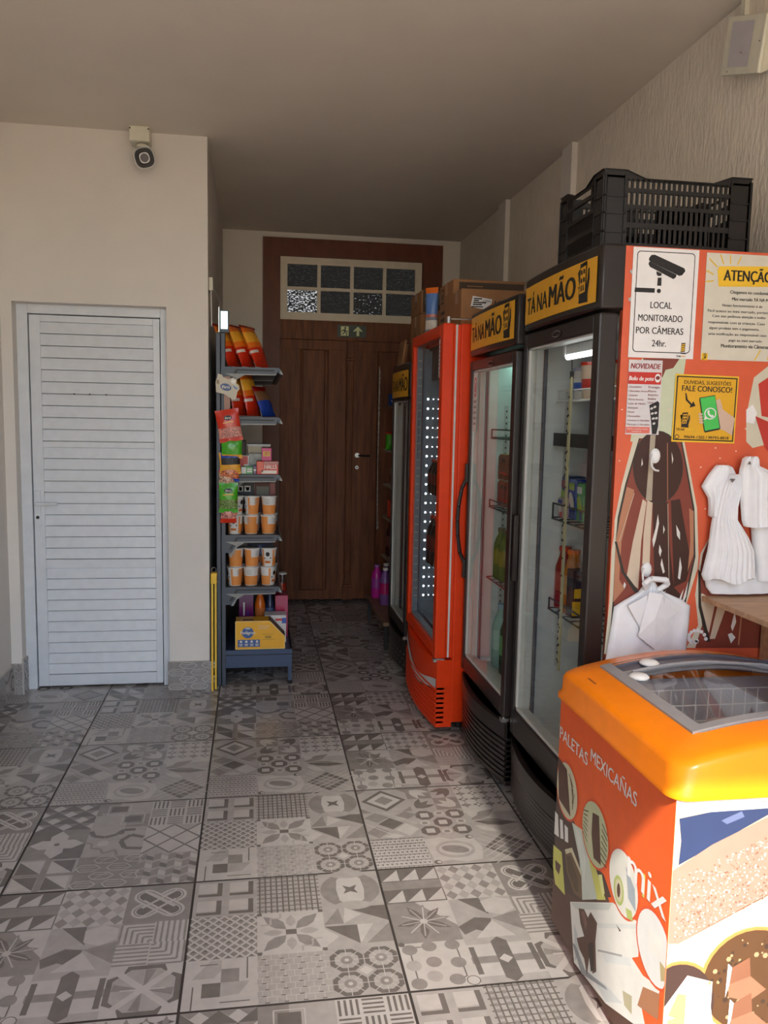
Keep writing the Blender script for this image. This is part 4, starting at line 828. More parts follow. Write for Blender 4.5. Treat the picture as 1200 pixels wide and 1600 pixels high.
# attention notice
x0, x1, z0, z1 = 1.338, 1.615, 1.716, 2.032
bg_ = ink(.66, .62, .52); p = card_thing('', '', '', x0, x1, z0, z1, bg_)
for (q, r) in (((770, 155), (825, 215)), ((850, 125), (872, 195)), ((920, 130), (922, 195)), ((1000, 140), (970, 200)), ((750, 240), (800, 270)), ((745, 320), (800, 315)), ((1135, 810), (1090, 885)), ((1200, 820), (1185, 880))): p.line(pf, sg(*q), sg(*r), .004, ink(.80, .52, .05), .0004)
p.poly(pf, [sg(*q) for q in [(840, 210), (1100, 212), (1420, 215), (1425, 360), (1100, 358), (835, 355), (828, 240)]], ylp, .0005)
a_ = sg(872, 312); p.text('ATENÇÃO', pf, a_[0], a_[1], .033, pureb, .0008, .158, bold=.03)
lines = [('Chegamos no condomínio', 918, 395, .012, 1), ('Mini mercado TÁ NA MÃO', 932, 445, .012, 1), ('Nosso funcionamento é de', 862, 487, .010, 0), ('Fácil acesso ao mini mercado, portanto', 758, 525, .010, 0), ('Com isso pedimos atenção a todos', 790, 563, .010, 0), ('responsáveis com as crianças. Caso', 762, 607, .010, 0), ('algum produto sem o pagamento,', 768, 648, .010, 0), ('uma notificação ao responsável caso', 762, 690, .010, 0), ('pago ao mini mercado', 908, 738, .010, 0), ('Monitoramento via Câmeras', 852, 780, .014, 1)]
for t, cx, cy_, h, bd in lines:
    a_ = sg(cx, cy_); p.text(t, pf, a_[0], a_[1]-.004, h*.80, pureb, .0005, min(len(t)*(.0063 if bd else .0055), x1-.006-a_[0]), bold=.018 if bd else .004)
a_ = sg(712, 880); p.rect(pf, a_[0], a_[1], a_[0]+.02, a_[1]+.021, ylp, .0004); small_logo(p, pf, a_[0]+.006, a_[1]+.002, .018, ylp, .014)
tag(p.build('poster', origin=(x0, PY, z0)), 'cream ATENÇÃO notice with yellow rays and many lines of small text', 'poster')
# price flyer
x0, x1, z0, z1 = 1.108, 1.2155, 1.486, 1.709
p = card_thing('', '', '', x0, x1, z0, z1, ink(.66, .63, .64)); rdd = ink(.55, .03, .02)
p.text('NOVIDADE', pf, x0+.006, 1.683, .0165, ink(.3, .03, .03), .0005, .094, bold=.03, shear=.15)
p.rect(pf, x0, 1.637, x1-.002, 1.673, rdd, .0004); p.text('Bolo de pote', pf, x0+.003, 1.648, .013, whitep, .0007, .078, bold=.03, shear=.1); p.disc(pf, x1-.013, 1.656, .0095, whitep, .0006, 18, .013); p.disc(pf, x1-.013, 1.657, .007, ink(.2, .03, .03), .0008, 12, .006)
for k, t in enumerate(['Chocotinho', 'Chocolate branco', 'Cenoura', 'Morte branca', 'Leite de Ninho', 'Sensação', 'Nozes', 'Choconinho', 'Cenoura c/ chocolate', 'Maracujá c/ chocolate']): p.text(t, pf, x0+.003, 1.626-k*.0125, .0058, ink(.25, .05, .05), .0005, min(.072, .0039*len(t)+.002), bold=.01, shear=.15)
for k, t in enumerate(['Prestígio', 'Paçoca', 'Beijinho', 'Bombom', 'Limão']): p.text(t, pf, x0+.066, 1.626-k*.0115, .0058, ink(.25, .05, .05), .0005, .0039*len(t)+.002, bold=.01, shear=.15)
p.rect(pf, x0+.001, 1.490, x1-.03, 1.509, ink(.70, .16, .12), .0004); p.text('Delícias congeladas no pote', pf, x0+.005, 1.501, .004, whitep, .0006, .066); p.text('Compre já', pf, x0+.02, 1.494, .004, whitep, .0006, .03)
p.poly(pf, [(x0+.072, 1.575), (x0+.098, 1.588), (x0+.104, 1.582), (x1-.003, 1.512), (x1-.008, 1.488), (x1-.022, 1.488), (x1-.026, 1.52)], pureb, .0006)
for u, v in ((.080, 1.565), (.09, 1.57), (.083, 1.55), (.094, 1.552), (.087, 1.535), (.097, 1.536), (.09, 1.52)): p.disc(pf, x0+u, v, .005, ink(.6, .58, .58), .0009, 10, .0035, .4)
tag(p.build('flyer', origin=(x0, PY, z0)), 'small NOVIDADE flyer listing flavours in red and white', 'flyer')
# contact sticker
p = MB(); q4 = [at_y(1056, 584, PY), at_y(1155, 588, PY), at_y(1147, 693, PY), at_y(1049, 690, PY)]
o_ = q4[3]; Ux = (q4[2]-q4[3]); Vx = (q4[0]-q4[3]); fn = lambda u, v, w=0: o_+Ux*u+Vx*v+Vector((0, -w, 0))
p.add([fn(u, v, w) for v in (0, 1) for w in (-.0014, 0) for u in (0, 1)], [(0,2,3,1),(4,5,7,6),(0,1,5,4),(2,6,7,3),(0,4,6,2),(1,3,7,5)], ylp)
p.rect(fn, .02, .025, .98, .975, pureb, .0004); p.rect(fn, .04, .043, .96, .957, mat('amber_print', (.74, .40, .02), .4), .0006)
def tx(t, u, v, h, wd, bold=.01, **k): p.text(t, fn, u, v, h, pureb, .0010, wd, bold=bold, **k)
tx('DUVIDAS, SUGESTÕES', .14, .86, .055, .74); tx('FALE CONOSCO!', .11, .755, .085, .79, .02)
tx('99694-1202 / 99793-8818', .19, .055, .045, .71, .02); p.disc(fn, .08, .075, .035, pureb, .0009, 16); p.disc(fn, .08, .075, .025, MATS['amber_print'], .0011, 16); tx('TÁ NA', .06, .17, .036, .13, .02); p.text('MÃO', fn, .21, .17, .036, ylp, .001, .12, bold=.02)
icon(p, lambda u, v, w=0: fn(u, v*.98, w), .11, .22, .23, pureb, MATS['amber_print'], .0009)
p.poly(fn, [(.165, .73), (.18, .62), (.26, .55), (.25, .51), (.34, .54), (.30, .61), (.28, .57), (.21, .63), (.185, .72)], pureb, .001)
p.poly(fn, [(.56, .6), (.72, .66), (.78, .5), (.98, .38), (.955, .12), (.8, .2), (.66, .22), (.6, .3), (.46, .42), (.5, .5)], ink(.62, .44, .34), .0008)
p.poly(fn, [(.40, .665), (.63, .71), (.64, .70), (.76, .22), (.745, .20), (.52, .15), (.50, .17), (.39, .645)], pureb, .0010); p.poly(fn, [(.405, .655), (.635, .70), (.745, .225), (.515, .175)], ink(.07, .55, .10), .0013)
p.disc(fn, .58, .435, .095, whitep, .0016, 22, .088); p.disc(fn, .58, .435, .078, ink(.07, .55, .10), .0018, 22, .072); p.poly(fn, [(.495, .40), (.49, .335), (.545, .36)], whitep, .0017)
p.poly(fn, [(.535, .48), (.555, .49), (.57, .455), (.56, .44), (.60, .41), (.615, .42), (.64, .40), (.63, .385), (.6, .375), (.55, .41), (.53, .45)], whitep, .002)
for y in (.3, .34, .38, .42): p.disc(fn, .425+(.42-y)*.2, y, .035, ink(.62, .44, .34), .0016, 12, .018)
tag(p.build('sticker', origin=o_), 'square amber FALE CONOSCO sticker with a hand holding a green phone', 'sticker')
# hooks
def hook(x, z, label):
    t = thing('adhesive_hook', label, 'hook', (x, Y1, z), 'white stick-on hooks on the red cooler side')
    m = MB(); N = 14
    m.loft([[(x+.0165*s*math.cos(a), Y1-.006-d, z+.023*s*math.sin(a)) for a in [2*math.pi*i/N for i in range(N)]] for s, d in ((1, -.004), (1, .002), (.8, .006), (.35, .008))], white, True); m.build('pad', t, smooth=True)
    m = MB(); m.path([(x-.012, Y1-.016, z+.004), (x-.022, Y1-.026, z-.012), (x-.022, Y1-.032, z-.032), (x-.012, Y1-.034, z-.042), (x+.002, Y1-.03, z-.044)], .003, white, 8); m.build('hook_arm', t, smooth=True)
hook(1.207, 1.422, 'empty white hook over the dark bottle picture'); hook(1.20, 1.07, 'white hook holding the lower left bag bundle')
# plastic bags: sheets with folds
def sheet(m, prof, yb, depth, nf, amp, ph=0.0, n=26, skew=0.0):
    # prof: list of (z, xl, xr); back flat at yb, front bulges and folds
    Lf, Lb = [], []
    for k, (z, xl, xr) in enumerate(prof):
        f, b_ = [], []
        for i in range(n+1):
            u = i/n; x = xl+(xr-xl)*u; e = (math.sin(math.pi*u))**.5
            f.append((x, yb-.004-depth*e*(.6+.4*k/len(prof))-amp*e*math.sin(nf*u*math.pi*2+ph+.4*k), z+skew*math.sin(u*9+ph)*.01*(k == len(prof)-1)))
            b_.append((x, yb, z))
        Lf.append(f+b_[::-1])
    m.loft(Lf, bagp, True)
yb = Y1-.008
b1 = thing('plastic_bag_bundle', 'flat bundle of white plastic bags with a folded diamond flap, hanging lowest at the left', 'bag', (1.21, yb, .77), 'white carrier bags hanging on the red cooler side')
m = MB(); sheet(m, [(1.035, 1.195, 1.225), (1.02, 1.19, 1.235), (1.0, 1.175, 1.26), (.975, 1.13, 1.32), (.955, 1.098, 1.350), (.90, 1.093, 1.350), (.84, 1.085, 1.347), (.775, 1.078, 1.345)], yb, .022, 3, .004); m.build('bag_body', b1, smooth=60)
m = MB(); m.add([(1.19, yb-.045, 1.01), (1.235, yb-.045, 1.0), (1.262, yb-.036, .885), (1.225, yb-.034, .825), (1.165, yb-.036, .87), (1.21, yb-.052, .93)], [(0, 5, 4), (0, 1, 5), (1, 2, 5), (5, 2, 3), (5, 3, 4)], bagp); m.add([(1.13, yb-.03, .965), (1.185, yb-.044, 1.0), (1.18, yb-.034, .88)], [(0, 1, 2)], bagp); m.add([(1.24, yb-.044, .995), (1.31, yb-.03, .955), (1.25, yb-.034, .91)], [(0, 1, 2)], bagp)
m.build('folded_flap', b1)
m = MB(); m.path([(1.19, yb-.02, 1.015), (1.178, yb-.035, 1.035), (1.195, yb-.04, 1.05), (1.245, yb-.04, 1.045), (1.255, yb-.03, 1.03), (1.23, yb-.02, 1.01)], .009, bagp, 8); m.build('handle', b1, smooth=60)
def rows(q, y): return [(lambda l, r_: (((l.z+r_.z)/2), l.x, r_.x))(at_y(1080+a_/5, 680+cy_/5, y), at_y(1080+b_/5, 680+cy_/5, y)) for cy_, a_, b_ in q]
brn = mat('bag_hole_dark', (.16, .13, .12), .6)
b2 = thing('plastic_bag_bundle', 'pleated bundle of white plastic bags hanging over the left end of the wooden shelf', 'bag', (1.43, yb, 1.0), 'white carrier bags hanging on the red cooler side')
m = MB(); sheet(m, rows([(303, 275, 375), (318, 258, 386), (350, 240, 388), (420, 212, 388), (560, 180, 357), (660, 160, 352), (720, 150, 390), (800, 140, 440), (900, 125, 482), (1000, 100, 490), (1085, 78, 492), (1130, 95, 490)], yb-.02), yb-.02, .032, 9, .0035, n=72, skew=.8); m.build('bag_body', b2, smooth=60)
m = MB(); sheet(m, rows([(1080, 75, 640), (1130, 105, 640), (1180, 112, 640), (1232, 150, 640)], yb), yb, .018, 4, .002, n=40); m.build('bag_hem', b2, smooth=60)
m = MB(); sheet(m, rows([(233, 195, 285), (250, 178, 318), (300, 138, 345), (350, 105, 285), (400, 77, 235), (460, 110, 210), (490, 128, 205), (560, 133, 190), (625, 130, 172), (640, 150, 168)], yb-.008), yb-.008, .022, 2, .003); m.build('handle', b2, smooth=60)
m = MB(); hp = lambda pts, y: [at_y(1080+a_/5, 680+c_/5, y) for a_, c_ in pts]
m.add(hp([(300, 343), (322, 372), (346, 344), (322, 338)], yb-.058), [(0, 1, 2, 3)], brn); m.build('handle_hole', b2)
b3 = thing('plastic_bag_bundle', 'bundle of white plastic bags hanging highest, at the right edge of the cooler side', 'bag', (1.55, yb, 1.04), 'white carrier bags hanging on the red cooler side')
m = MB(); sheet(m, rows([(165, 425, 505), (185, 398, 522), (240, 385, 524), (262, 378, 575), (300, 372, 640), (400, 378, 640), (560, 385, 640), (660, 392, 640), (705, 405, 640), (715, 420, 560)], yb-.03), yb-.03, .03, 3, .006, n=40); m.build('bag_body', b3, smooth=60)
m = MB(); sheet(m, rows([(650, 462, 640), (700, 465, 640), (900, 475, 640), (1040, 490, 640), (1130, 495, 640)], yb-.006), yb-.006, .03, 1, .002); m.build('lower_bag', b3, smooth=60)
m = MB(); m.add(hp([(440, 228), (470, 228), (462, 206), (452, 204)], yb-.066), [(0, 1, 2, 3)], brn); m.build('handle_hole', b3)
# plywood shelf beside the cooler
sh = thing('wooden_shelf', 'plywood shelf projecting beside the hanging bags above the freezer', 'shelf', (1.5, 2.2, .965))
m = MB(); m.box(1.393, WR, 1.93, Y1-.002, .968, .984, ply); m.build('board', sh, bevel=.001)
m = MB(); m.box(1.60, WR-.002, 1.96, Y1-.01, .76, .968, ply); m.build('support', sh)
# ================================================================ THINGS ON TOP AND ON THE WALLS
# black crate
kx0, kx1, ky0, ky1, kz0, kz1 = 1.035, 1.515, 2.42, 2.775, 2.046, 2.275
cr_m = mat('black_crate_plastic', (.010, .008, .008), .4)
def crate_side(fn, L, hand):
    m = MB()
    def bx(u0, v0, u1, v1, t0=0.0, t1=.006): m.add([fn(u, v, w) for v in (v0, v1) for w in (t0, t1) for u in (u0, u1)], [(0,2,3,1),(4,5,7,6),(0,1,5,4),(2,6,7,3),(0,4,6,2),(1,3,7,5)], cr_m)
    H = kz1-kz0; c = .07
    bx(0, 0, c, H*.93); bx(L-c, 0, L, H*.93)
    top = [(0, H*.9), (0, H), (c, H), (c+.06, H-.022), (L-c-.06, H-.022), (L-c, H), (L, H), (L, H*.9)]
    for w in (0.0, .006): m.poly(fn, top, cr_m, w)
    for p_, q_ in zip(top[1:], top[2:-1]): m.add([fn(*p_, -.002), fn(*q_, -.002), fn(*q_, .012), fn(*p_, .012)], [(0, 1, 2, 3)], cr_m)
    for v0, v1 in ((0, .018), (.062, .078), (.118, .13), (.166, .178)): bx(c, v0, L-c, v1, -.001, .008)
    bx(c, .2, L-c, H*.9)
    n = int((L-2*c)/.0165)
    for k in range(n):
        u = c+(L-2*c)*k/n
        bx(u, .018, u+.0075, .205 if not (hand and L*.3 < u < L*.72) else .13)
    lo, hi = (L*.36, L*.72) if not hand else (L*.22, L*.8); bx(lo, .02, hi, .118)
    if hand: bx(c, .13, L*.3, .205); bx(L*.72, .13, L-c, .205)
    for u in (0, c-.006, L-c, L-.006): bx(u, 0, u+.006, H*.95, -.004, .01)
    for v in (.045, .1, .15): bx(0, v, c, v+.005, 0, .01); bx(L-c, v, L, v+.005, 0, .01)
    return m
crate = thing('plastic_crate', 'black slotted plastic crate on top of the nearest cooler', 'crate', (kx0, ky0, kz0))
crate_side(lambda u, v, w=0: Vector((kx0+u, ky0-w+.006, kz0+v)), kx1-kx0, False).build('crate_wall', crate)
crate_side(lambda u, v, w=0: Vector((kx0+u, ky1+w-.006, kz0+v)), kx1-kx0, False).build('crate_wall', crate)
crate_side(lambda u, v, w=0: Vector((kx0-w+.006, ky1-u, kz0+v)), ky1-ky0, True).build('crate_wall', crate)
crate_side(lambda u, v, w=0: Vector((kx1+w-.006, ky1-u, kz0+v)), ky1-ky0, True).build('crate_wall', crate)
m = MB(); m.box(kx0+.004, kx1-.004, ky0+.004, ky1-.004, kz0, kz0+.006, cr_m)
m.build('crate_base', crate)
# cardboard boxes
def carton(label, x0, x1, y0, y1, z0, z1, group='cardboard boxes on top of the coolers', prints=None):
    t = thing('cardboard_box', label, 'box', ((x0+x1)/2, (y0+y1)/2, z0), group)
    m = MB(); m.box(x0, x1, y0, y1, z0, z1, card); bd = m.build('box_body', t, bevel=.003)
    m = MB(); m.box(x0-.0008, x1+.0008, (y0+y1)/2-.025, (y0+y1)/2+.025, z1-.06, z1+.0008, mat('parcel_tape', (.36, .19, .09), .3)); m.build('packing_tape', bd)
    for p_ in (prints if isinstance(prints, tuple) else (prints,) if prints else ()): q = MB(); p_(q); q.build('printed_label', t)
    return t
TR = HR
def lab1(q):
    fn = plane((.955, 3.82-.001, TR), (1, 0, 0), (0, 0, 1))
    q.poly(fn, [(.055, .135), (.15, .122), (.145, .10), (.11, .075), (.045, .085)], whitep); q.text('ACTICO', fn, .155, .088, .030, cardd, .0004, .11, bold=.03)
    for k, (a_, b_) in enumerate(((.06, .10), (.06, .085), (.058, .12), (.056, .10))): q.rect(fn, a_, .120-k*.009, b_, .126-k*.009, pureb, .0006)
    q.text('GFM', fn, .105, .105, .013, pureb, .0006, .035); q.rect(fn, .048, .083, .105, .088, pureb, .0006)
carton('brown box with a torn white label, in front on the red cooler', .955, 1.45, 3.82, 4.01, TR+.002, TR+.168, prints=lab1)
def lab2(q):
    fn = plane((.965-.001, 4.30, TR), (0, -1, 0), (0, 0, 1))
    q.rect(fn, .012, .15, .075, .225, cardd); q.rect(fn, .018, .16, .069, .215, card, .0004); q.rect(fn, .03, .17, .058, .2, cardd, .0008)
    for k in range(3): q.rect(fn, .012, .095-k*.035, .10, .112-k*.035, cardd)
def lab2b(q):
    fn = plane((.965, 4.03-.001, TR), (1, 0, 0), (0, 0, 1)); q.rect(fn, .03, .178, .36, .232, cardd); q.rect(fn, .07, .21, .15, .215, card, .0004)
carton('tall brown box with black printing, at the back on the red cooler',   .965, 1.33, 4.03, 4.32, TR+.002, TR+.245, prints=(lab2, lab2b))
def lab3(zc, xf, yf_):
    def f(q):
        fn = plane((xf, yf_, zc), (0, -1, 0), (0, 0, 1)); q.disc(fn, .15, 0, .024, cardd, 0, 16); q.disc(fn, .15, 0, .016, card, .0004, 16)
    return f
H4 = 1.84
def lab4(q):
    fn = plane((.93, 4.649, 2.117), (1, 0, 0), (0, 0, 1)); q.rect(fn, .01, .008, .27, .125, cardd); q.rect(fn, .05, .0, .2, .02, card, .0004)
    for k in range(6): q.rect(fn, .02+k*.04, .05+.02*(k % 2), .045+k*.04, .09+.012*(k % 3), ink(.10, .09, .08), .0004)
carton('upper of two brown boxes stacked on the farthest cooler, dark printed front', .93, 1.21, 4.65, 4.95, 2.117, 2.245, prints=(lab3(2.18, .929, 4.95), lab4))
carton('lower of two brown boxes stacked on the farthest cooler', .93, 1.21, 4.65, 4.95, H4+.002, 2.115, prints=lab3(2.0, .929, 4.95))
for k, (lx, ly, h) in enumerate(((.868, 5.02, .15), (.885, 5.06, .13))):
    t = MB(); t.prism([(lx, H4), (lx+.012, H4), (lx+.012+.02, H4+h), (lx+.02, H4+h)], 1, ly-.12, ly+.05, card)
    tag(t.build('cardboard_sheet', origin=(lx, ly, H4)), ('front', 'rear')[k]+' flat cardboard sheet standing at the left end of the farthest cooler top', 'cardboard', 'flattened boxes')
# security camera
sc = thing('security_camera', 'white bullet camera with a black face on the ceiling edge', 'security camera', (-.575, YF-.05, ZC))
m = MB(); m.box(-.625, -.525, YF-.1, YF-.002, ZC-.075, ZC, cream); jb = m.build('junction_box', sc, bevel=.006)
for dx in (-.045, .045): MB().tube((-.575+dx, YF-.1, ZC-.015), (-.575+dx, YF-.103, ZC-.015), .004, cardd).build('screw', jb)
m = MB(); m.lathe([(.034, 0), (.034, .014), (.02, .022)], (-.565, YF-.055, ZC-.098), cream, 16); m.tube((-.56, YF-.055, ZC-.095), (-.552, YF-.06, ZC-.125), .012, cream); m.tube((-.552, YF-.06, ZC-.12), (-.545, YF-.09, ZC-.135), .011, cream); m.build('bracket', sc, smooth=True)
cc = Vector((-.545, YF-.13, ZC-.165)); ax = Vector((.09, -1, -.26)).normalized(); Rx = ax.cross(Vector((0, 0, 1))).normalized(); Rz = Rx.cross(ax)
def ring(r, d, k=4): r *= 1.22; return [cc+ax*d+(Rx*math.cos(t)+Rz*math.sin(t))*r*(1+.10*abs(math.cos(2*(t-.5)))**2) for t in [2*math.pi*i/24 for i in range(24)]]
m = MB(); m.loft([ring(.030, -.08), ring(.040, -.06), ring(.042, .05), ring(.039, .055), ring(.036, .05)], white, True); hs = m.build('housing', sc, smooth=50)
m = MB(); m.loft([ring(.037, .045), ring(.037, .052), ring(.024, .053), ring(.018, .048)], pureb, True); fc = m.build('face_plate', sc, smooth=30)
m = MB(); fnc = plane(cc+ax*.0535, Rx, Rz); m.disc(fnc, 0, 0, .0205, ink(.10, .09, .10), .0, 24); m.disc(fnc, 0, 0, .0165, pureb, .0006, 24); m.build('lens', fc)
m = MB(); m.path([(-.53, YF-.05, ZC-.09), (-.515, YF-.05, ZC-.11), (-.53, YF-.06, ZC-.13)], .003, cream); m.build('cable', sc)
# exit sign
es = thing('exit_sign', 'dark green exit sign with running figure and up arrow on the brown lintel', 'sign', (.76, YB-.03, 2.16))
m = MB(); ex0, ex1, ez0, ez1 = .655, .885, 2.165, 2.262; m.box(ex0, ex1, YB-.022, YB-.0155, ez0, ez1, mat('sign_green', (.010, .028, .014), .4))
fn = plane((ex0, YB-.0225, ez0), (1, 0, 0), (0, 0, 1)); gl = mat('photoluminescent_print', (.74, .78, .42), .4)
m.rect(fn, .027, .012, .09, .085, gl, .0004); sg_ = MATS['sign_green']
m.disc(fn, .062, .073, .008, sg_, .0007, 12)
for q in ([(.05, .062), (.066, .064), (.064, .042), (.052, .04)], [(.052, .06), (.034, .054), (.03, .04), (.036, .04), (.04, .049), (.054, .052)], [(.062, .06), (.078, .046), (.086, .05), (.086, .044), (.076, .038), (.062, .05)], [(.054, .044), (.064, .042), (.078, .03), (.076, .014), (.069, .014), (.07, .026)], [(.052, .044), (.06, .04), (.05, .024), (.034, .022), (.034, .03), (.046, .03)]): m.poly(fn, q, sg_, .0008)
m.poly(fn, [(.125, .05), (.165, .088), (.205, .05), (.19, .046), (.176, .056), (.176, .012), (.154, .012), (.154, .056), (.14, .046)], gl, .0004); m.build('sign_plate', es)
# emergency light on the right wall
el = thing('emergency_light', 'white emergency light on the right wall near the ceiling', 'emergency light', (WR, 2.745, 2.81))
c0 = [at_x(1139.5, 26, WR-.05), at_x(1199.5, 19, WR-.05), at_x(1183, 114, WR-.05), at_x(1124.5, 118.5, WR-.05)]
def lerpq(u, v, w=0): p_ = c0[0]*(1-u)*(1-v)+c0[1]*u*(1-v)+c0[2]*u*v+c0[3]*(1-u)*v; return Vector((p_.x-w, p_.y, p_.z))
m = MB(); m.loft([[lerpq(u, v, w) for u, v in qd] for qd, w in (([(.1, .1), (.9, .1), (.9, .93), (.1, .93)], -.05), ([(.05, .04), (.95, .04), (.95, 1), (.05, 1)], -.02), ([(0, 0), (1, 0), (1, 1), (0, 1)], -.012), ([(0, 0), (1, 0), (1, 1), (0, 1)], 0))], cream, True); m.build('housing', el, bevel=.004)
m = MB(); m.poly(lerpq, [(.14, .1), (.72, .1), (.72, .87), (.18, .87)], mat('diffuser_grey', (.58, .56, .60), .3), .0012)
m.disc(lerpq, .5, .63, .03, grey, .002, 10, .014); m.build('diffuser', el)
m = MB()
for u, v in ((.2, .94), (.93, .46)): m = MB(); m.disc(lerpq, u, v, .018, cardd, .0012, 8, .01); m.build('screw', el)
m = MB(); m.box(WR-.016, WR, 2.72, 2.745, 2.9, ZC, cream); m.build('cable_duct', el)
# ================================================================ SHELF UNIT AND ITS GOODS
GY, GX1, GXB, GLEN = 4.585, .14, -.16, 1.5
gu = thing('shelf_unit', 'dark grey steel gondola shelf unit stacked with snacks beside the white wall', 'shelf unit', (-.1, GY, 0))
for x in (-.207, -.181):
    for y in (GY, GY+GLEN-.035): MB().box(x, x+.024, y, y+.035, 0, 1.965, darkst).build('upright', gu, bevel=.003)
m = MB(); m.box(-.205, -.185, GY+.035, GY+GLEN-.035, .1, 1.955, darkst); m.build('back_panel', gu)
for z, sl in ((1.785, 1), (1.515, 0), (1.199, 0), (.861, 1), (.566, 1)):
    m = MB(); m.box(GXB, GX1-.01, GY+.004, GY+GLEN, z-.008, z, darkst); m.box(GX1-.012, GX1, GY+.004, GY+GLEN, z-.032, z-.002, darkst)
    m.prism([(GX1, z-.005), (GX1+.016, z-.036), (GX1, z-.034)], 1, GY+.006, GY+GLEN, mat('price_rail', (.30, .31, .31), .35)); s_ = m.build('shelf', gu, bevel=.001)
    for yy in (GY, GY+.75, GY+GLEN):
        m = MB(); d = .10 if sl else .045
        m.prism([(GXB-.02, z), (GX1-.005, z), (GX1-.02, z-.034), (-.06, z-.036), (-.10, z-.06), (-.118, z-d), (GXB-.02, z-d)], 1, yy-.001, yy+.004, darkst)
        m.prism([(-.10, z-.012), (GX1-.03, z-.012), (GX1-.035, z-.02), (-.09, z-.02), (-.125, z-d*.8), (-.14, z-d*.8)], 1, yy-.0016, yy-.001, pureb)
        m.prism([(GXB+.0, z-.037), (GX1-.02, z-.035), (GX1-.025, z-.041), (-.055, z-.043), (-.095, z-.068), (-.115, z-d-.006), (-.13, z-d-.006), (-.1, z-.06)], 1, yy-.003, yy+.004, mat('bracket_edge', (.24, .24, .23), .35))
        m.build('bracket', gu)
m = MB(); m.box(GXB, .215, GY+.002, GY+GLEN, .195, .203, bluest); m.box(GXB, .215, GY, GY+.012, .10, .203, bluest); m.box(.205, .215, GY+.012, GY+GLEN, .10, .203, bluest); m.box(GXB, .218, GY-.002, GY+.002, .172, .177, pureb); base = m.build('base_shelf', gu, bevel=.003)
for yy in (GY+.012, GY+GLEN-.02): m = MB(); m.box(.192, .212, yy-.01, yy+.01, .02, .15, bluest); m.lathe([(.014, 0), (.016, .012), (.008, .022)], (.203, yy, 0), pureb, 10); m.build('foot', gu)
# lamp above the unit, outlet, folded caution sign
lampm = emis('lamp_diffuser', (.62, .95, .9), 1.3)
lt = thing('led_lamp', 'small lit bluish-white lamp on top of the shelf unit end', 'lamp', (-.165, GY+.01, 1.97))
m = MB(); m.box(-.19, -.137, GY, GY+.03, 1.967, 2.085, darkst); m.box(-.192, -.188, GY-.002, GY+.03, 1.967, 2.10, steel); m.build('housing', lt)
MB().box(-.18, -.144, GY-.003, GY+.001, 1.985, 2.078, lampm).build('diffuser', lt)
ol = thing('wall_outlet', 'white outlet box with a hanging cable on the alcove wall above the shelf unit', 'outlet', (XA, 4.72, 2.2))
m = MB(); m.box(XA, XA+.022, 4.62, 4.69, 2.19, 2.26, cream); m.build('outlet_box', ol, bevel=.003)
m = MB(); m.path([(XA+.02, 4.655, 2.2), (XA+.045, 4.65, 2.17), (XA+.06, 4.64, 2.13), (XA+.055, 4.62, 2.10), (XA+.05, 4.61, 2.04)], .004, steel); m.path([(XA+.012, 4.63, 2.19), (XA+.014, 4.63, 2.0)], .003, whitep); m.build('cable', ol)
cs = thing('caution_sign', 'folded yellow floor sign standing between the wall and the shelf unit', 'caution sign', (-.222, 4.50, 0))
m = MB()
for yo, xo in ((4.505, -.234), (4.53, -.217)): m.prism([(yo-.007, .0), (yo+.004, 0), (yo+.03, .64), (yo+.02, .64)], 0, xo, xo+.011, ylp)
m.build('panel', cs); m = MB(); m.box(-.236, -.203, 4.515, 4.565, .60, .66, ylp); m.build('hinge', cs, bevel=.003)
m = MB(); m.path([(-.22+.012*math.cos(t), 4.545, .672+.016*math.sin(t)) for t in [2*math.pi*i/12 for i in range(13)]], .002, steel); m.build('ring', cs)
# --- bags
def pillow(mb, w, h, t, mf, n=12, q=16):
    V, F, K = [], [], []
    for s in (-1, 1):
        for j in range(q+1):
            v = j/q; ev = math.sin(math.pi*min(1, max(0, (v-.05)/.9)))**.55 if .05 < v < .95 else 0
            for i in range(n+1):
                u = i/n; e = math.sin(math.pi*u)**.6 if 0 < i < n else 0
                wr = 1+.10*math.sin(u*17+v*5)*math.sin(v*13)
                V.append(((u-.5)*w*(1-.06*ev), s*(t/2*e*ev*wr+.0006), v*h))
    B_ = (n+1)*(q+1)
    for s in (0, 1):
        for j in range(q):
            for i in range(n):
                a_ = s*B_+j*(n+1)+i; f_ = (a_, a_+1, a_+n+2, a_+n+1); F.append(f_ if s == 0 else f_[::-1]); K.append(mf((i+.5)/n, (j+.5)/q, s))
    def rim(idx): return idx
    for j in range(q):
        for i0 in (0, n): a_, b_ = j*(n+1)+i0, (j+1)*(n+1)+i0; F.append((a_, b_, b_+B_, a_+B_) if i0 == 0 else (b_, a_, a_+B_, b_+B_)); K.append(K[0])
    for m_ in set(K): pass
    base = len(mb.v); mb.v += V
    for f_, k_ in zip(F, K): mb.f.append(tuple(base+x for x in f_)); mb.k.append(mb.mi(k_))
    return mb
def glossy(r, g_, b_): return mat('foil_%d_%d_%d' % (int(r*999), int(g_*999), int(b_*999)), (r, g_, b_), .22)
fred, forg, fyel, fdred, fblue, fgrn, fwht, fmag, fpur = glossy(.62, .03, .008), glossy(.78, .16, .012), glossy(.80, .38, .03), glossy(.32, .012, .006), glossy(.01, .05, .35), glossy(.06, .38, .012), glossy(.70, .66, .6), glossy(.55, .02, .16), glossy(.22, .015, .2)
def chipf(u, v, s): return fdred if v > .95 else forg if v > .82 else fyel if v > .58 else forg if v > .46 else fwht if (.30 < v < .36 and u < .35) else fred
cb = thing('chip_bag', 'x', 'chip bag', (0, 0, 0), 'orange-red chip bags on the shelf unit')
mb = MB(); pillow(mb, .165, .25, .062, chipf); mb.build('bag', cb, smooth=60)
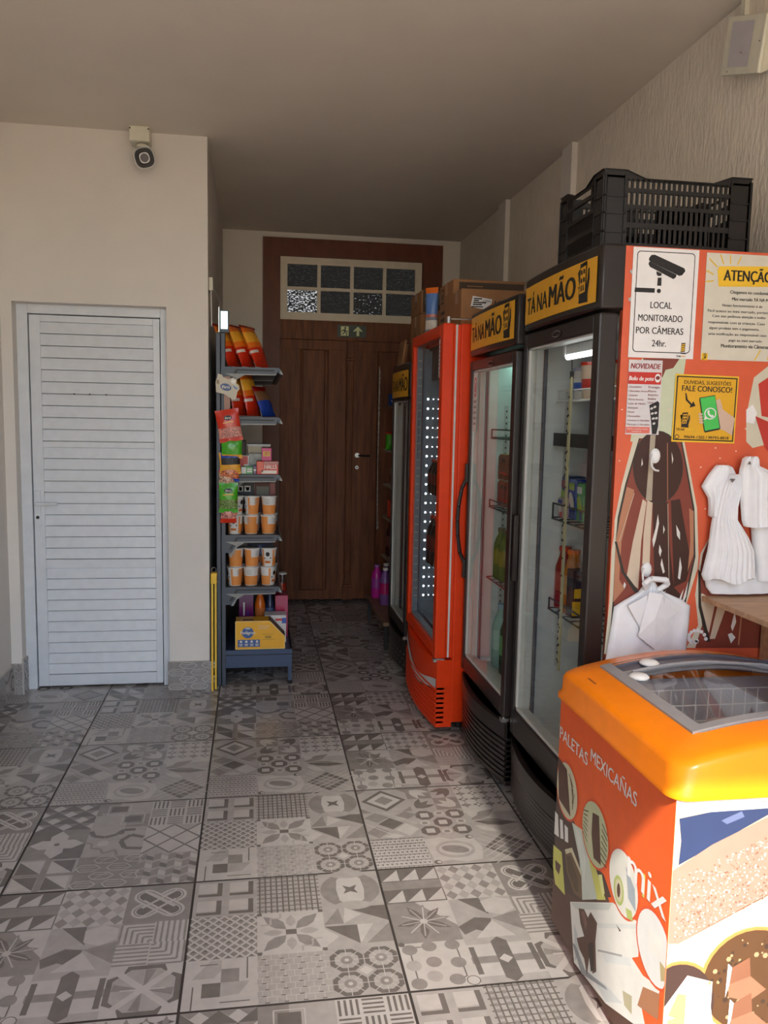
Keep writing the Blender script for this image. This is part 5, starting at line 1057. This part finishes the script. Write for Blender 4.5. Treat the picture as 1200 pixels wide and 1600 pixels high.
mb = MB(); mb.box(-.095, .095, -.0015, .0015, .238, .247, fdred); mb.build('sealed_seam', cb)
def place(root, first, loc, rot, label):
    if first: root.location = loc; root.rotation_euler = rot; root['label'] = label; return root
    return dup(root, loc, 0, label, tilt=rot)
Rz = math.radians
chips = [((-.105, 4.70, 1.792), -.40, 'orange chip bag at the back of the top shelf, touching the lamp'), ((-.03, 4.70, 1.792), -.40, 'middle of three orange chip bags leaning on the top shelf'), ((.045, 4.70, 1.792), -.42, 'front one of three orange chip bags leaning on the top shelf'),
         ((-.075, 4.70, 1.522), -.22, 'rear orange chip bag on the second shelf behind the white display card'), ((.0, 4.70, 1.522), -.24, 'front orange chip bag on the second shelf beside the blue bag')]
for i, (l, a_, lb) in enumerate(chips): place(cb, i == 0, l, (a_, 0, Rz(63)), lb)
bb = thing('snack_bag', 'blue and brown snack bag leaning at the front edge of the second shelf', 'snack bag', (0, 0, 0))
mb = MB(); pillow(mb, .15, .18, .05, lambda u, v, s: fblue if v < .5 else (fdred if v > .8 else glossy(.2, .09, .04))); mb.build('bag', bb, smooth=60); bb.location = (.082, 4.68, 1.52); bb.rotation_euler = (-.40, 0, Rz(60))
# --- hanging candy strip
NY = GY-.03
ds = thing('display_strip', 'hanging clip strip with a cream cloud-shaped card at the shelf unit end', 'display strip', (-.14, NY, 1.75))
m = MB(); m.box(-.163, -.131, NY+.008, NY+.010, .96, 1.73, mat('pinkish_strip', (.42, .24, .18), .5)); m.build('strip', ds)
m = MB(); cpt = [(-.205, 1.645), (-.16, 1.635), (-.115, 1.605), (-.10, 1.61), (-.092, 1.65), (-.08, 1.665), (-.083, 1.685), (-.098, 1.695), (-.095, 1.715), (-.115, 1.725), (-.14, 1.715), (-.165, 1.725), (-.175, 1.74), (-.195, 1.745), (-.2, 1.72), (-.208, 1.70)]
m.prism(cpt, 1, NY-.001, NY+.002, mat('card_cream', (.64, .58, .47), .5)); fn = plane((0, NY-.0014, 0), (1, 0, 0), (0, 0, 1)); m.disc(fn, -.153, 1.673, .03, ink(.03, .07, .22), .0004, 20, .019, -.25); m.disc(fn, -.113, 1.705, .014, fwht, .0004, 14); m.disc(fn, -.195, 1.70, .007, ink(.3, .22, .12), .0004, 12, .012); m.poly(fn, [(-.115, 1.685), (-.093, 1.67), (-.095, 1.66), (-.112, 1.672)], ink(.12, .22, .5), .0004)
m.text('fini', fn, -.174, 1.667, .016, fwht, .0009, .04, bold=.03); m.build('header_card', ds)
def candy(label, px, py, w, h, mf, rot=0.0, txt=None, dy=0.0, tc=None):
    p0 = at_y(px, py, NY-.004-dy); t = thing('candy_bag', label, 'candy bag', (0, 0, 0), 'candy bags on the hanging strip')
    mb = MB(); pillow(mb, w, h, .026, mf); mb.build('bag', t, smooth=60)
    if txt:
        q = MB(); fn = plane((0, -.0155, 0), (1, 0, 0), (0, 0, 1)); q.disc(fn, 0, h*.74, .022, pureb, 0, 18, .013); q.text('fini', fn, 0, h*.74-.006, .012, fwht, .0006, .03, 'C', bold=.03); q.poly(fn, [(-.03, h*.58), (.03, h*.60), (.025, h*.63), (-.028, h*.61)], tc or fyel, 0); q.build('logo', t)
    t.location = p0; t.rotation_euler = (0, rot, 0)
fm = lambda stops: (lambda u, v, s: next(m_ for lim, m_ in stops if v <= lim))
cndm = mat('gummy_mix', (.50, .30, .20), .3, noise=.9, nscale=110); gumr = mat('gummy_red_white', (.62, .22, .18), .3, noise=.85, nscale=120); gumg = mat('gummy_green_black', (.14, .22, .05), .3, noise=.95, nscale=120); gumo = mat('gummy_orange', (.68, .16, .06), .3, noise=.8, nscale=110)
candy('magenta-red candy bag at the top of the hanging strip', 362, 690, .128, .175, lambda u, v, s: fmag if v > .97 else fred if v > .42 else (gumr if v > .14 else fred), -.16, True, .012)
candy('bright green candy bag below the red one on the strip', 362, 716, .115, .11, fm([(.2, fyel), (.75, fgrn), (1.01, fgrn)]), 0, None, .006)
candy('black and yellow candy bag in the middle of the strip', 360, 741, .115, .12, lambda u, v, s: fyel if v < .45 or u < .08 else (pureb if v < .75 else fblue), -.05, None, .004)
candy('orange-red gummy bag with a blue edge below the yellow one', 358, 752, .11, .09, lambda u, v, s: fblue if v < .18 else gumo, .06, None, .002)
candy('clear gummy bag with a purple bottom edge on the strip', 354, 763, .095, .10, fm([(.25, fpur), (.85, cndm), (1.01, fmag)]), .05)
candy('large green candy bag with a round black logo near the strip bottom', 357, 801, .105, .165, lambda u, v, s: fgrn if v > .42 or v < .1 else gumg, 0, True, .01)
candy('red and white candy bag at the very bottom of the strip', 357, 817, .09, .10, lambda u, v, s: fred if v < .22 else gumr, 0)
# --- noodle cups
cupw, cupo = mat('cup_white', (.72, .70, .67), .4), mat('cup_orange', (.80, .30, .075), .4)
cup = thing('noodle_cup', 'x', 'noodle cup', (0, 0, 0), 'white and orange noodle cups on the shelf unit')
mb = MB(); n = 24; prof = [(.034, 0), (.035, .004), (.0385, .05), (.0395, .056), (.043, .098), (.0455, .099), (.0455, .105), (.043, .106)]
base = 0
for r, z in prof: mb.v += [(r*math.cos(2*math.pi*i/n), r*math.sin(2*math.pi*i/n), z) for i in range(n)]
for k in range(len(prof)-1):
    for i in range(n):
        j = (i+1) % n; seg = i/n
        if k in (0,): mm = cupw
        elif k in (1, 2): mm = cupo if not (.62 < seg < .80) else cupw
        elif k == 3: mm = cupo if (seg < .17 or .55 < seg < .62 or .80 < seg < .87) else cupw
        else: mm = cupw
        mb.f.append((k*n+i, k*n+j, (k+1)*n+j, (k+1)*n+i)); mb.k.append(mb.mi(mm))
mb.f.append(tuple(range(n-1, -1, -1))); mb.k.append(mb.mi(cupw)); mb.build('cup', cup, smooth=50)
mb = MB(); mb.lathe([(.044, 0), (.044, .0015)], (0, 0, .1055), mat('foil_lid', (.6, .57, .52), .3, .3), 24); mb.build('lid', cup)
def around(a0, z): return lambda u, v, w=0: Vector(((.0405+(z+v-.056)*.085+.0006+w)*math.cos(a0+u/.041), (.0405+(z+v-.056)*.085+.0006+w)*math.sin(a0+u/.041), z+v))
for a0, kind in ((4.44, 0), (2.3, 1), (.2, 1)):
    fn = around(a0, .012); lm = MB()
    def rc(u0, v0, u1, v1, m_, w=0): lm.strip(fn, u0, v0, u1, v1, m_, w, 4)
    if kind == 0: lm.disc(fn, .004, .06, .011, pureb, .0006, 14, .013); lm.disc(fn, .004, .035, .012, cupw, .0004, 12); rc(-.014, .008, .02, .022, cupo, .0006); rc(-.012, .012, .016, .018, ink(.4, .08, .03), .001); lm.disc(fn, -.014, .036, .004, pureb, .0008, 8); lm.disc(fn, .02, .038, .004, pureb, .0008, 8)
    else:
        for k in range(5): rc(-.016, .076-k*.006, .012, .078-k*.006, ink(.4, .38, .36), .0004)
    lm.build('print', cup)
colx = (-.108, -.018, .078); nm = ('left', 'middle', 'right'); first = True
for sz, sn in ((.862, 'fourth'), (.567, 'fifth')):
    for lv in (0, 1):
        for k in range(3):
            l = (colx[k]+(.004 if lv else 0), 4.65+(0.004*k), sz+lv*.1075)
            place(cup, first, l, (0, 0, (0, 2.2, 4.2, 1.1, 3.3, 5.2)[(k*2+lv*3+(sz < .7)*5) % 6]), '%s noodle cup of the front %s row on the %s shelf' % (nm[k], ('lower', 'upper')[lv], sn)); first = False
for sz, sn in ((.862, 'fourth'), (.567, 'fifth')):
    for k in range(3): dup(cup, (colx[k]+.01, 4.76, sz), k*1.7, '%s noodle cup of the second row on the %s shelf' % (nm[k], sn))
# --- other packs
def pack(name, label, cat, x0, x1, y0, y1, z0, z1, m_, stripes=(), txt=None, group=None, rz=0.0, tm=None):
    cx, cy_ = (x0+x1)/2, (y0+y1)/2; t = thing(name, label, cat, (cx, cy_, z0), group)
    b = MB(); b.box(x0, x1, y0, y1, z0, z1, m_); bo = b.build('carton', t, bevel=.0015)
    q = MB(); fn = plane((x0, y0-.0004, z0), (1, 0, 0), (0, 0, 1)); fs = plane((x1+.0004, y0, z0), (0, 1, 0), (0, 0, 1)); W_, H_, D_ = x1-x0, z1-z0, y1-y0
    for (u0, v0, u1, v1, mm) in stripes: q.rect(fn, u0*W_, v0*H_, u1*W_, v1*H_, mm, .0002); q.rect(fs, u0*D_, v0*H_, u1*D_, v1*H_, mm, .0002)
    if txt: q.text(txt[0], fn, txt[1]*W_, txt[2]*H_, txt[3]*H_, tm or fwht, .0008, txt[4]*W_, bold=.03)
    if q.f: q.build('print', t)
    t.rotation_euler = (0, 0, rz); return t
pinkb = mat('pink_card', (.62, .05, .20), .4); hred = mat('red_card', (.60, .04, .03), .4); wcard = mat('white_card', (.70, .68, .66), .45); gcard = mat('green_card', (.10, .35, .12), .4)
pack('candy_box', 'red and white lettered candy box at the front edge of the third shelf', 'candy box', .012, .132, 4.60, 4.69, 1.2, 1.272, hred, [(.05, .2, .30, .98, fred), (.22, .06, .92, .30, fwht), (.34, .78, 1, 1, ink(.5, .2, .18))], ('HALLS', .36, .42, .34, .56))
pack('candy_box', 'small pink box with a yellow mark standing on the red candy box', 'candy box', .04, .094, 4.63, 4.68, 1.274, 1.345, pinkb, [(.15, .35, .85, .75, ink(.75, .5, .05))], ('3D', .25, .42, .3, .5), tm=hred)
pack('gum_pack', 'white and green gum box left of the red candy box', 'candy box', -.072, -.008, 4.60, 4.66, 1.2, 1.242, gcard, [(0, .1, .4, .9, wcard), (.5, .55, .9, .75, wcard), (.5, .25, .9, .45, wcard)])
pack('gum_pack', 'purple gum box between the green one and the red candy box', 'candy box', -.006, .010, 4.60, 4.66, 1.2, 1.245, mat('purple_card', (.16, .09, .2), .4), [(.1, .4, .9, .6, wcard)])
jr = thing('clear_box', 'clear plastic box of small packs behind the red candy box', 'box', (.02, 4.78, 1.2))
m = MB(); m.box(-.035, .085, 4.70, 4.84, 1.2, 1.36, clearp); m.build('box_wall', jr); m = MB(); m.box(-.03, .08, 4.705, 4.835, 1.202, 1.31, mat('grey_packs', (.32, .34, .38), .5, noise=.4, nscale=30)); m.build('packs', jr, bevel=.004); m = MB(); m.box(-.04, .09, 4.69, 4.85, 1.352, 1.364, mat('lid_pale', (.42, .43, .42), .4)); m.build('lid', jr)
pack('snack_bar_box', 'red and white triangular-patterned pack behind the gum boxes', 'candy box', -.10, -.03, 4.69, 4.75, 1.2, 1.30, wcard, [(.1, .5, .9, .95, hred), (.3, .2, .6, .5, hred)])
pack('dark_box', 'dark brown display box at the back of the third shelf', 'candy box', -.14, -.05, 4.77, 4.95, 1.2, 1.38, mat('dark_brown_card', (.05, .028, .018), .5), [(.2, .6, .8, .9, ink(.15, .08, .05))])
pack('chocolate_box', 'dark chocolate box with two small white labels behind the cups on the fourth shelf', 'candy box', -.13, -.005, 4.83, 5.05, .862, 1.145, mat('black_card', (.02, .02, .03), .5), [(.28, .78, .52, .9, wcard), (.58, .78, .86, .9, wcard), (.34, .8, .46, .87, hred), (.66, .8, .8, .87, hred)])
pack('chocolate_box', 'dark red box with a grey label behind the cups on the fourth shelf', 'candy box', 0, .12, 4.83, 5.05, .862, 1.135, mat('deep_red_card', (.11, .015, .015), .5), [(.1, .72, .7, .92, ink(.12, .11, .08)), (.75, .6, 1, 1, ink(.25, .02, .02))])
pack('dark_box', 'blue and orange dark box behind the cups on the fifth shelf', 'candy box', -.04, .11, 4.83, 5.1, .567, .79, mat('dark_blue_card', (.03, .03, .06), .5), [(.3, .1, .7, .6, forg), (.4, .65, .7, .9, fblue)])
# pet food box
pb = thing('pet_food_box', 'yellow sloped pet food box with a blue round logo on the bottom shelf', 'pet food box', (.035, 4.66, .203))
m = MB(); X_a, X_b, Z_a, Z_b = -.104, .172, .205, .365; pts = [(X_a, Z_a), (X_b, Z_a), (X_b, Z_a+.07), (X_a+.19, Z_b), (X_a, Z_b)]
m.prism(pts, 1, 4.60, 4.72, yellow); m.build('carton', pb, bevel=.002)
q = MB(); fn = plane((X_a, 4.5995, Z_a), (1, 0, 0), (0, 0, 1)); blue_ = ink(.05, .11, .30)
for a_, b_ in zip(pts, pts[1:]+pts[:1]): q.line(fn, (a_[0]-X_a, a_[1]-Z_a), (b_[0]-X_a, b_[1]-Z_a), .004, ink(.85, .62, .25), .0002)
q.disc(fn, .068, .095, .033, blue_, .0004, 24); q.disc(fn, .068, .12, .016, ink(.5, .5, .5), .0006, 16, .006); q.text('Pedigree', fn, .028, .087, .018, fwht, .0009, .082, bold=.04)
q.rect(fn, .012, .012, .136, .054, blue_, .0004)
for k in range(4): q.disc(fn, .03+k*.03, .043, .007, fwht, .0006, 10); q.rect(fn, .02+k*.03, .026, .04+k*.03, .03, fwht, .0006); q.rect(fn, .022+k*.03, .018, .038+k*.03, .022, fwht, .0006)
q.text('Alimento completo', fn, .128, .128, .009, fwht, .0006, .062); q.text('para cães adultos', fn, .128, .115, .009, fwht, .0006, .05); q.rect(fn, .165, .06, .2, .075, ink(.45, .25, .02), .0004); q.rect(fn, .15, .052, .22, .054, ink(.4, .22, .02), .0004); q.rect(fn, .15, .083, .21, .085, ink(.4, .22, .02), .0004)
q.build('front_print', pb)
m = MB(); m.prism([(X_a+.185, Z_b+.0006), (X_a+.195, Z_b+.0006), (X_b+.002, Z_a+.07), (X_b-.004, Z_a+.068)], 1, 4.602, 4.718, mat('dark_flap_card', (.16, .08, .03), .6)); m.build('sloped_flap', pb); m = MB(); m.box(X_a+.04, X_a+.1, 4.62, 4.65, Z_b, Z_b+.001, mat('box_print_dark', (.14, .06, .02), .6)); m.build('handle_slot', pb)  # sloped flap is coloured darker than the carton
def bottle(name, label, cat, loc, r, h, bm, cm, lm_=None, neck=.42, group=None, lab=(.3, .6), n=18):
    t = thing(name, label, cat, (0, 0, 0), group); b = MB(); nr = r*neck
    b.lathe([(r*.85, 0), (r, h*.03), (r, lab[0]*h), (r*.97, lab[0]*h), (r*.97, lab[1]*h), (r, lab[1]*h), (r*.96, h*.68), (r*.7, h*.8), (nr, h*.88), (nr, h*.93)], (0, 0, 0), bm, n); b.build('bottle_body', t, smooth=50)
    MB().lathe([(nr*1.2, 0), (nr*1.2, h*.07)], (0, 0, h*.93), cm, n).build('cap', t, smooth=40)
    if lm_: MB().lathe([(r*1.005, 0), (r*1.005, (lab[1]-lab[0])*h)], (0, 0, lab[0]*h), lm_, n).build('label_sleeve', t, smooth=40)
    t.location = loc; return t
bottle('shampoo_bottle', 'orange bottle behind the pet food box on the bottom shelf', 'bottle', (.035, 4.92, .203), .032, .285, forg, forg, glossy(.75, .2, .05))
bottle('shampoo_bottle', 'dark blue slim bottle right of the orange bottle', 'bottle', (.095, 4.95, .203), .028, .27, mat('dark_blue_plastic', (.02, .03, .08), .3), pureb, ink(.12, .16, .3))
pack('hygiene_pack', 'magenta pack at the front edge behind the pet food box', 'pack', .125, .20, 4.86, 5.0, .203, .455, glossy(.42, .01, .07), [(.3, .3, .7, .5, glossy(.6, .1, .2))])
pack('hygiene_pack', 'purple pack at the left behind the pet food box', 'pack', -.09, -.005, 4.86, 5.0, .203, .47, glossy(.16, .01, .10), [(.3, .5, .4, .8, fwht), (.6, .2, .66, .6, fblue), (.2, .1, .5, .3, fmag)])
pack('white_box', 'white box between the pet food box and the magenta pack', 'box', .06, .185, 4.735, 4.84, .203, .365, wcard, [(.5, .8, .8, .88, hred), (.8, .7, 1, .9, fblue)])
pack('green_pack', 'small white and green pack at the front edge behind the white box', 'pack', .14, .2, 5.02, 5.1, .203, .34, wcard, [(.2, .3, .8, .9, gcard)])
tb = thing('tube_pack', 'clear tube pack with red contents standing at the front edge of the bottom shelf', 'pack', (.19, 5.3, .203))
MB().lathe([(.034, 0), (.034, .02), (.034, .30), (.03, .31)], (.178, 5.3, .203), clearp, 20, {0: fwht, 2: fwht}).build('tube', tb, smooth=40); MB().lathe([(.028, .02), (.028, .24)], (.178, 5.3, .203), fred, 16).build('contents', tb, smooth=40)
# ================================================================ COOLER GOODS
def can(loc, label, m_, group, first=None):
    t = thing('drink_can', label, 'drink can', (0, 0, 0), group)
    MB().lathe([(.025, 0), (.033, .008), (.033, .108), (.027, .118), (.026, .120)], (0, 0, 0), m_, 18, {0: steel, 3: mat('gold_rim', (.55, .42, .1), .25, .8)}).build('can_body', t, smooth=50)
    q = MB()
    for k in range(5):
        a0 = k*1.256; fn = lambda u, v, w=0: Vector(((.0334+w)*math.cos(a0+u/.033), (.0334+w)*math.sin(a0+u/.033), v)); q.strip(fn, 0, .085, .014, .1, cardd, 0, 3); q.strip(fn, 0, .03, .03, .04, fred, 0, 4)
    q.build('print', t); t.location = loc; return t
brownc = mat('brown_can', (.22, .075, .04), .3, .3); redc = mat('red_brown_can', (.28, .05, .03), .3, .3)
c1 = can((1.13, 3.60, 1.13), 'leftmost can of the lower row in the greenish cooler', redc, 'cans in the greenish cooler')
dup(c1, (1.13, 3.52, 1.13), 1, 'second can from the left of the lower row in the greenish cooler'); dup(c1, (1.13, 3.44, 1.13), 2, 'third can from the left of the lower row in the greenish cooler')
c2 = can((1.13, 3.60, 1.2505), 'leftmost can of the upper row in the greenish cooler', brownc, 'cans in the greenish cooler'); dup(c2, (1.13, 3.52, 1.2505), .5, 'second can from the left of the upper row in the greenish cooler')
gb = mat('green_drink', (.12, .16, .015), .2); ygb = mat('yellow_drink', (.30, .24, .02), .2)
g1 = bottle('drink_bottle', 'leftmost green bottle on the third shelf of the greenish cooler', 'bottle', (1.13, 3.62, .795), .036, .235, gb, glossy(.15, .1, .03), ygb, group='green bottles in the greenish cooler')
for k in range(2): dup(g1, (1.13+.01*k, 3.54-.08*k, .795), 0, ('second', 'third')[k]+' green bottle from the left on the third shelf of the greenish cooler')
t1 = bottle('water_bottle', 'clear bluish bottle with a green label at the bottom of the greenish cooler', 'bottle', (1.14, 3.60, .376), .045, .30, mat('aqua_bottle', (.30, .50, .46), .15), glossy(.3, .45, .6), mat('pale_aqua', (.42, .62, .56), .25))
bottle('water_bottle', 'dark green bottle right of the clear one at the bottom of the greenish cooler', 'bottle', (1.14, 3.48, .376), .045, .31, mat('dark_green_bottle', (.02, .07, .03), .15), gcard, gcard)
def tub(loc, label, r, h, m_, lidm, bandm):
    t = thing('food_tub', label, 'tub', (0, 0, 0), 'tubs on the top shelf of the nearest cooler')
    MB().lathe([(r*.85, 0), (r*.9, h*.3), (r*.95, h*.6), (r, h)], (0, 0, 0), m_, 20, {1: bandm}).build('tub_body', t, smooth=50); MB().lathe([(r*1.06, 0), (r*1.06, .012)], (0, 0, h), lidm, 20).build('lid', t); t.location = loc
tub((1.22, 2.955, 1.604), 'white tub with a blue band on the top shelf of the nearest cooler', .04, .105, wcard, mat('lilac_lid', (.4, .4, .55), .3), ink(.05, .12, .5))
tub((1.22, 2.86, 1.604), 'red-lidded white tub with a red band on the nearest cooler top shelf', .048, .12, ink(.7, .55, .4), fred, hred)
tub((1.22, 2.74, 1.604), 'cream tub right of the red-lidded tub in the nearest cooler', .048, .12, ink(.65, .55, .4), fred, ink(.6, .4, .25))
def ypack(loc, label, w, h, ms):
    x, y, z = loc; t = thing('yogurt_pack', label, 'drink carton', loc, 'packs on the third shelf of the nearest cooler')
    b = MB(); b.box(x, x+.07, y-w/2, y+w/2, z, z+h, ms[0]); b.build('carton', t, bevel=.004)
    q = MB(); fn = plane((x-.0005, y+w/2, z), (0, -1, 0), (0, 0, 1)); q.disc(fn, w*.45, h*.45, w*.3, ms[1], .0004, 14, h*.25, .6); q.rect(fn, .002, h*.72, w*.8, h*.9, ms[2], .0004); q.rect(fn, w*.5, h*.05, w*.95, h*.3, ms[3], .0006); q.build('print', t)
lime = ink(.35, .5, .08); nvy = ink(.02, .05, .18)
ypack((1.17, 2.975, 1.160), 'blue yogurt pack with a green fruit, leftmost on the third shelf of the nearest cooler', .07, .155, (nvy, lime, ink(.3, .05, .1), gcard)); ypack((1.17, 2.895, 1.160), 'blue and green pack in the middle of the third shelf of the nearest cooler', .065, .15, (fblue, wcard, lime, nvy)); ypack((1.17, 2.82, 1.160), 'green pack at the right of the third shelf of the nearest cooler', .06, .14, (gcard, lime, wcard, nvy))
ypack((1.145, 2.945, 1.160), 'small pink and white pack before the blue yogurt packs', .05, .075, (ink(.5, .35, .35), wcard, fblue, hred))
bottle('juice_bottle', 'red juice bottle, leftmost on the lowest shelf of the nearest cooler', 'bottle', (1.185, 2.975, .804), .036, .24, mat('red_juice', (.30, .02, .015), .2), fred, mat('red_label', (.42, .07, .05), .35), .55, 'juice bottles in the nearest cooler')
bottle('juice_bottle', 'orange juice bottle beside the red one in the nearest cooler', 'bottle', (1.185, 2.89, .804), .036, .24, mat('orange_juice', (.50, .17, .02), .2), forg, mat('orange_label', (.55, .30, .12), .35), .55, 'juice bottles in the nearest cooler')
bottle('juice_bottle', 'second orange juice bottle, behind the dark and yellow pack', 'bottle', (1.22, 2.80, .804), .036, .24, MATS['orange_juice'], forg, MATS['orange_label'], .55, 'juice bottles in the nearest cooler')
pack('juice_carton', 'dark carton with yellow lettering on the lowest shelf of the nearest cooler', 'drink carton', 1.15, 1.21, 2.80, 2.86, .804, .98, mat('dark_purple_card', (.03, .015, .03), .4), [(0, .05, 1, .35, ylp), (.1, .42, .9, .62, ylp)])
q = MB(); q.text('Guaraná', plane((1.1493, 2.858, .88), (0, -1, 0), (0, 0, 1)), .003, 0, .02, pureb, .0002, .05, bold=.02)
cola = mat('cola_bottle', (.02, .009, .008), .15); colal = mat('cola_label', (.16, .012, .01), .35)
k0 = bottle('cola_bottle', 'leftmost dark bottle on the middle shelf of the red cooler', 'bottle', (.985, 4.435, 1.114), .036, .19, cola, fred, colal, group='dark bottles in the red cooler')
od = ('second', 'third', 'fourth')
for k in range(3): dup(k0, (.985, 4.35-.08*k, 1.114), 0, od[k]+' dark bottle from the left on the middle shelf of the red cooler')
k1 = bottle('cola_bottle', 'leftmost tall dark bottle on the lower shelf of the red cooler', 'bottle', (.99, 4.43, .724), .042, .27, cola, fred, colal, group='dark bottles in the red cooler')
for k in range(3): dup(k1, (.99, 4.33-.1*k, .724), 0, od[k]+' tall dark bottle from the left on the lower shelf of the red cooler')
# chip bag on the red cooler
sb = thing('snack_bag', 'blue bag with a red top standing on the red cooler beside the brown boxes', 'snack bag', (0, 0, 0))
mb = MB(); pillow(mb, .075, .25, .045, lambda u, v, s: forg if v > .86 else (mat('snack_blue', (.10, .22, .55), .3) if v > .45 else (glossy(.5, .15, .12) if v > .38 else (fwht if .14 < v < .3 else ink(.2, .22, .28))))); mb.build('bag', sb, smooth=60); sb.location = (.93, 4.36, HR+.001); sb.rotation_euler = (0, 0, Rz(-40))
# ================================================================ RACK BY THE BROWN DOOR
rk = thing('wall_rack', 'narrow wooden rack of shelves beside the brown door behind the farthest cooler', 'rack', (1.2, 5.6, 0))
woodr = mat('rack_wood', (.26, .15, .08), .5, noise=.2, nscale=8, stretch=(4, 1, 4)); pall = mat('pale_shelf_edge', (.34, .30, .24), .5)
m = MB(); m.box(.838, 1.6, 5.2, 6.05, .165, .189, woodr); m.build('bottom_shelf', rk)
for z in (.507, .80, 1.041, 1.295, 1.612): m = MB(); m.box(.952, 1.6, 5.2, 6.05, z-.014, z, woodr if z > 1.5 else pall); m.build('shelf', rk)
m = MB(); m.box(1.6, 1.615, 5.2, 6.05, .0, 1.9, woodr); m.build('back_panel', rk)
for x, y in ((.86, 5.22), (.86, 6.02), (1.58, 5.22), (1.58, 6.02)): m = MB(); m.box(x-.012, x+.012, y-.012, y+.012, 0, .165 if x < 1 else 1.9, black); m.build('leg', rk)
bottle('detergent_bottle', 'pink bottle at the left of the lowest rack shelf by the brown door', 'bottle', (.905, 5.96, .19), .042, .25, glossy(.55, .02, .30), glossy(.3, .1, .4), glossy(.4, .05, .35))
bottle('detergent_bottle', 'purple and blue bottle right of the pink one on the lowest rack shelf', 'bottle', (.955, 5.84, .19), .042, .28, glossy(.10, .05, .25), fwht, fblue)
bottle('detergent_bottle', 'blue and red bottle on the lowest rack shelf nearest the farthest cooler', 'bottle', (.93, 5.72, .19), .04, .27, glossy(.25, .1, .35), fwht, fmag)
bottle('sauce_bottle', 'dark red bottle on the second-lowest rack shelf', 'bottle', (1.0, 5.95, .508), .034, .25, mat('dark_red_bottle', (.06, .012, .01), .25), fdred, ink(.15, .03, .02))
bottle('sauce_bottle', 'pale dark-capped bottle beside the dark red bottle on the rack', 'bottle', (1.02, 5.85, .508), .034, .23, ink(.3, .27, .24), pureb, ink(.12, .05, .04))
pack('coffee_pack', 'red and white pack on the middle rack shelf', 'pack', .975, 1.06, 5.88, 5.98, .80, .93, fred, [(.3, .1, .9, .6, fwht), (.1, .7, .6, .9, fdred)])
t = thing('food_can', 'pale tin can on the fourth rack shelf from the bottom', 'tin can', (1.03, 5.93, 1.041)); MB().lathe([(.045, 0), (.045, .11), (.043, .112)], (1.03, 5.93, 1.041), ink(.40, .30, .22), 18, {1: steel}).build('can_body', t, smooth=40); MB().lathe([(.0455, 0), (.0455, .05)], (1.03, 5.93, 1.07), ink(.25, .08, .05), 18).build('paper_label', t, smooth=40)
for lb, cx, mm, h_ in (('green pack on the fifth rack shelf', .985, fgrn, .13), ('orange-yellow pack beside the green one on the rack', 1.045, fyel, .125)):
    t = thing('snack_bag', lb, 'snack bag'); mb = MB(); pillow(mb, .075, h_, .045, lambda u, v, s, mm=mm: mm if v < .85 else fdred); mb.build('bag', t, smooth=60); t.location = (cx, 5.94, 1.296)
pack('blue_pack', 'small dark blue pack on the topmost rack shelf', 'pack', .965, 1.05, 5.93, 6.0, 1.612, 1.70, glossy(.015, .05, .22), [(.2, .35, .8, .5, ink(.5, .55, .65))])
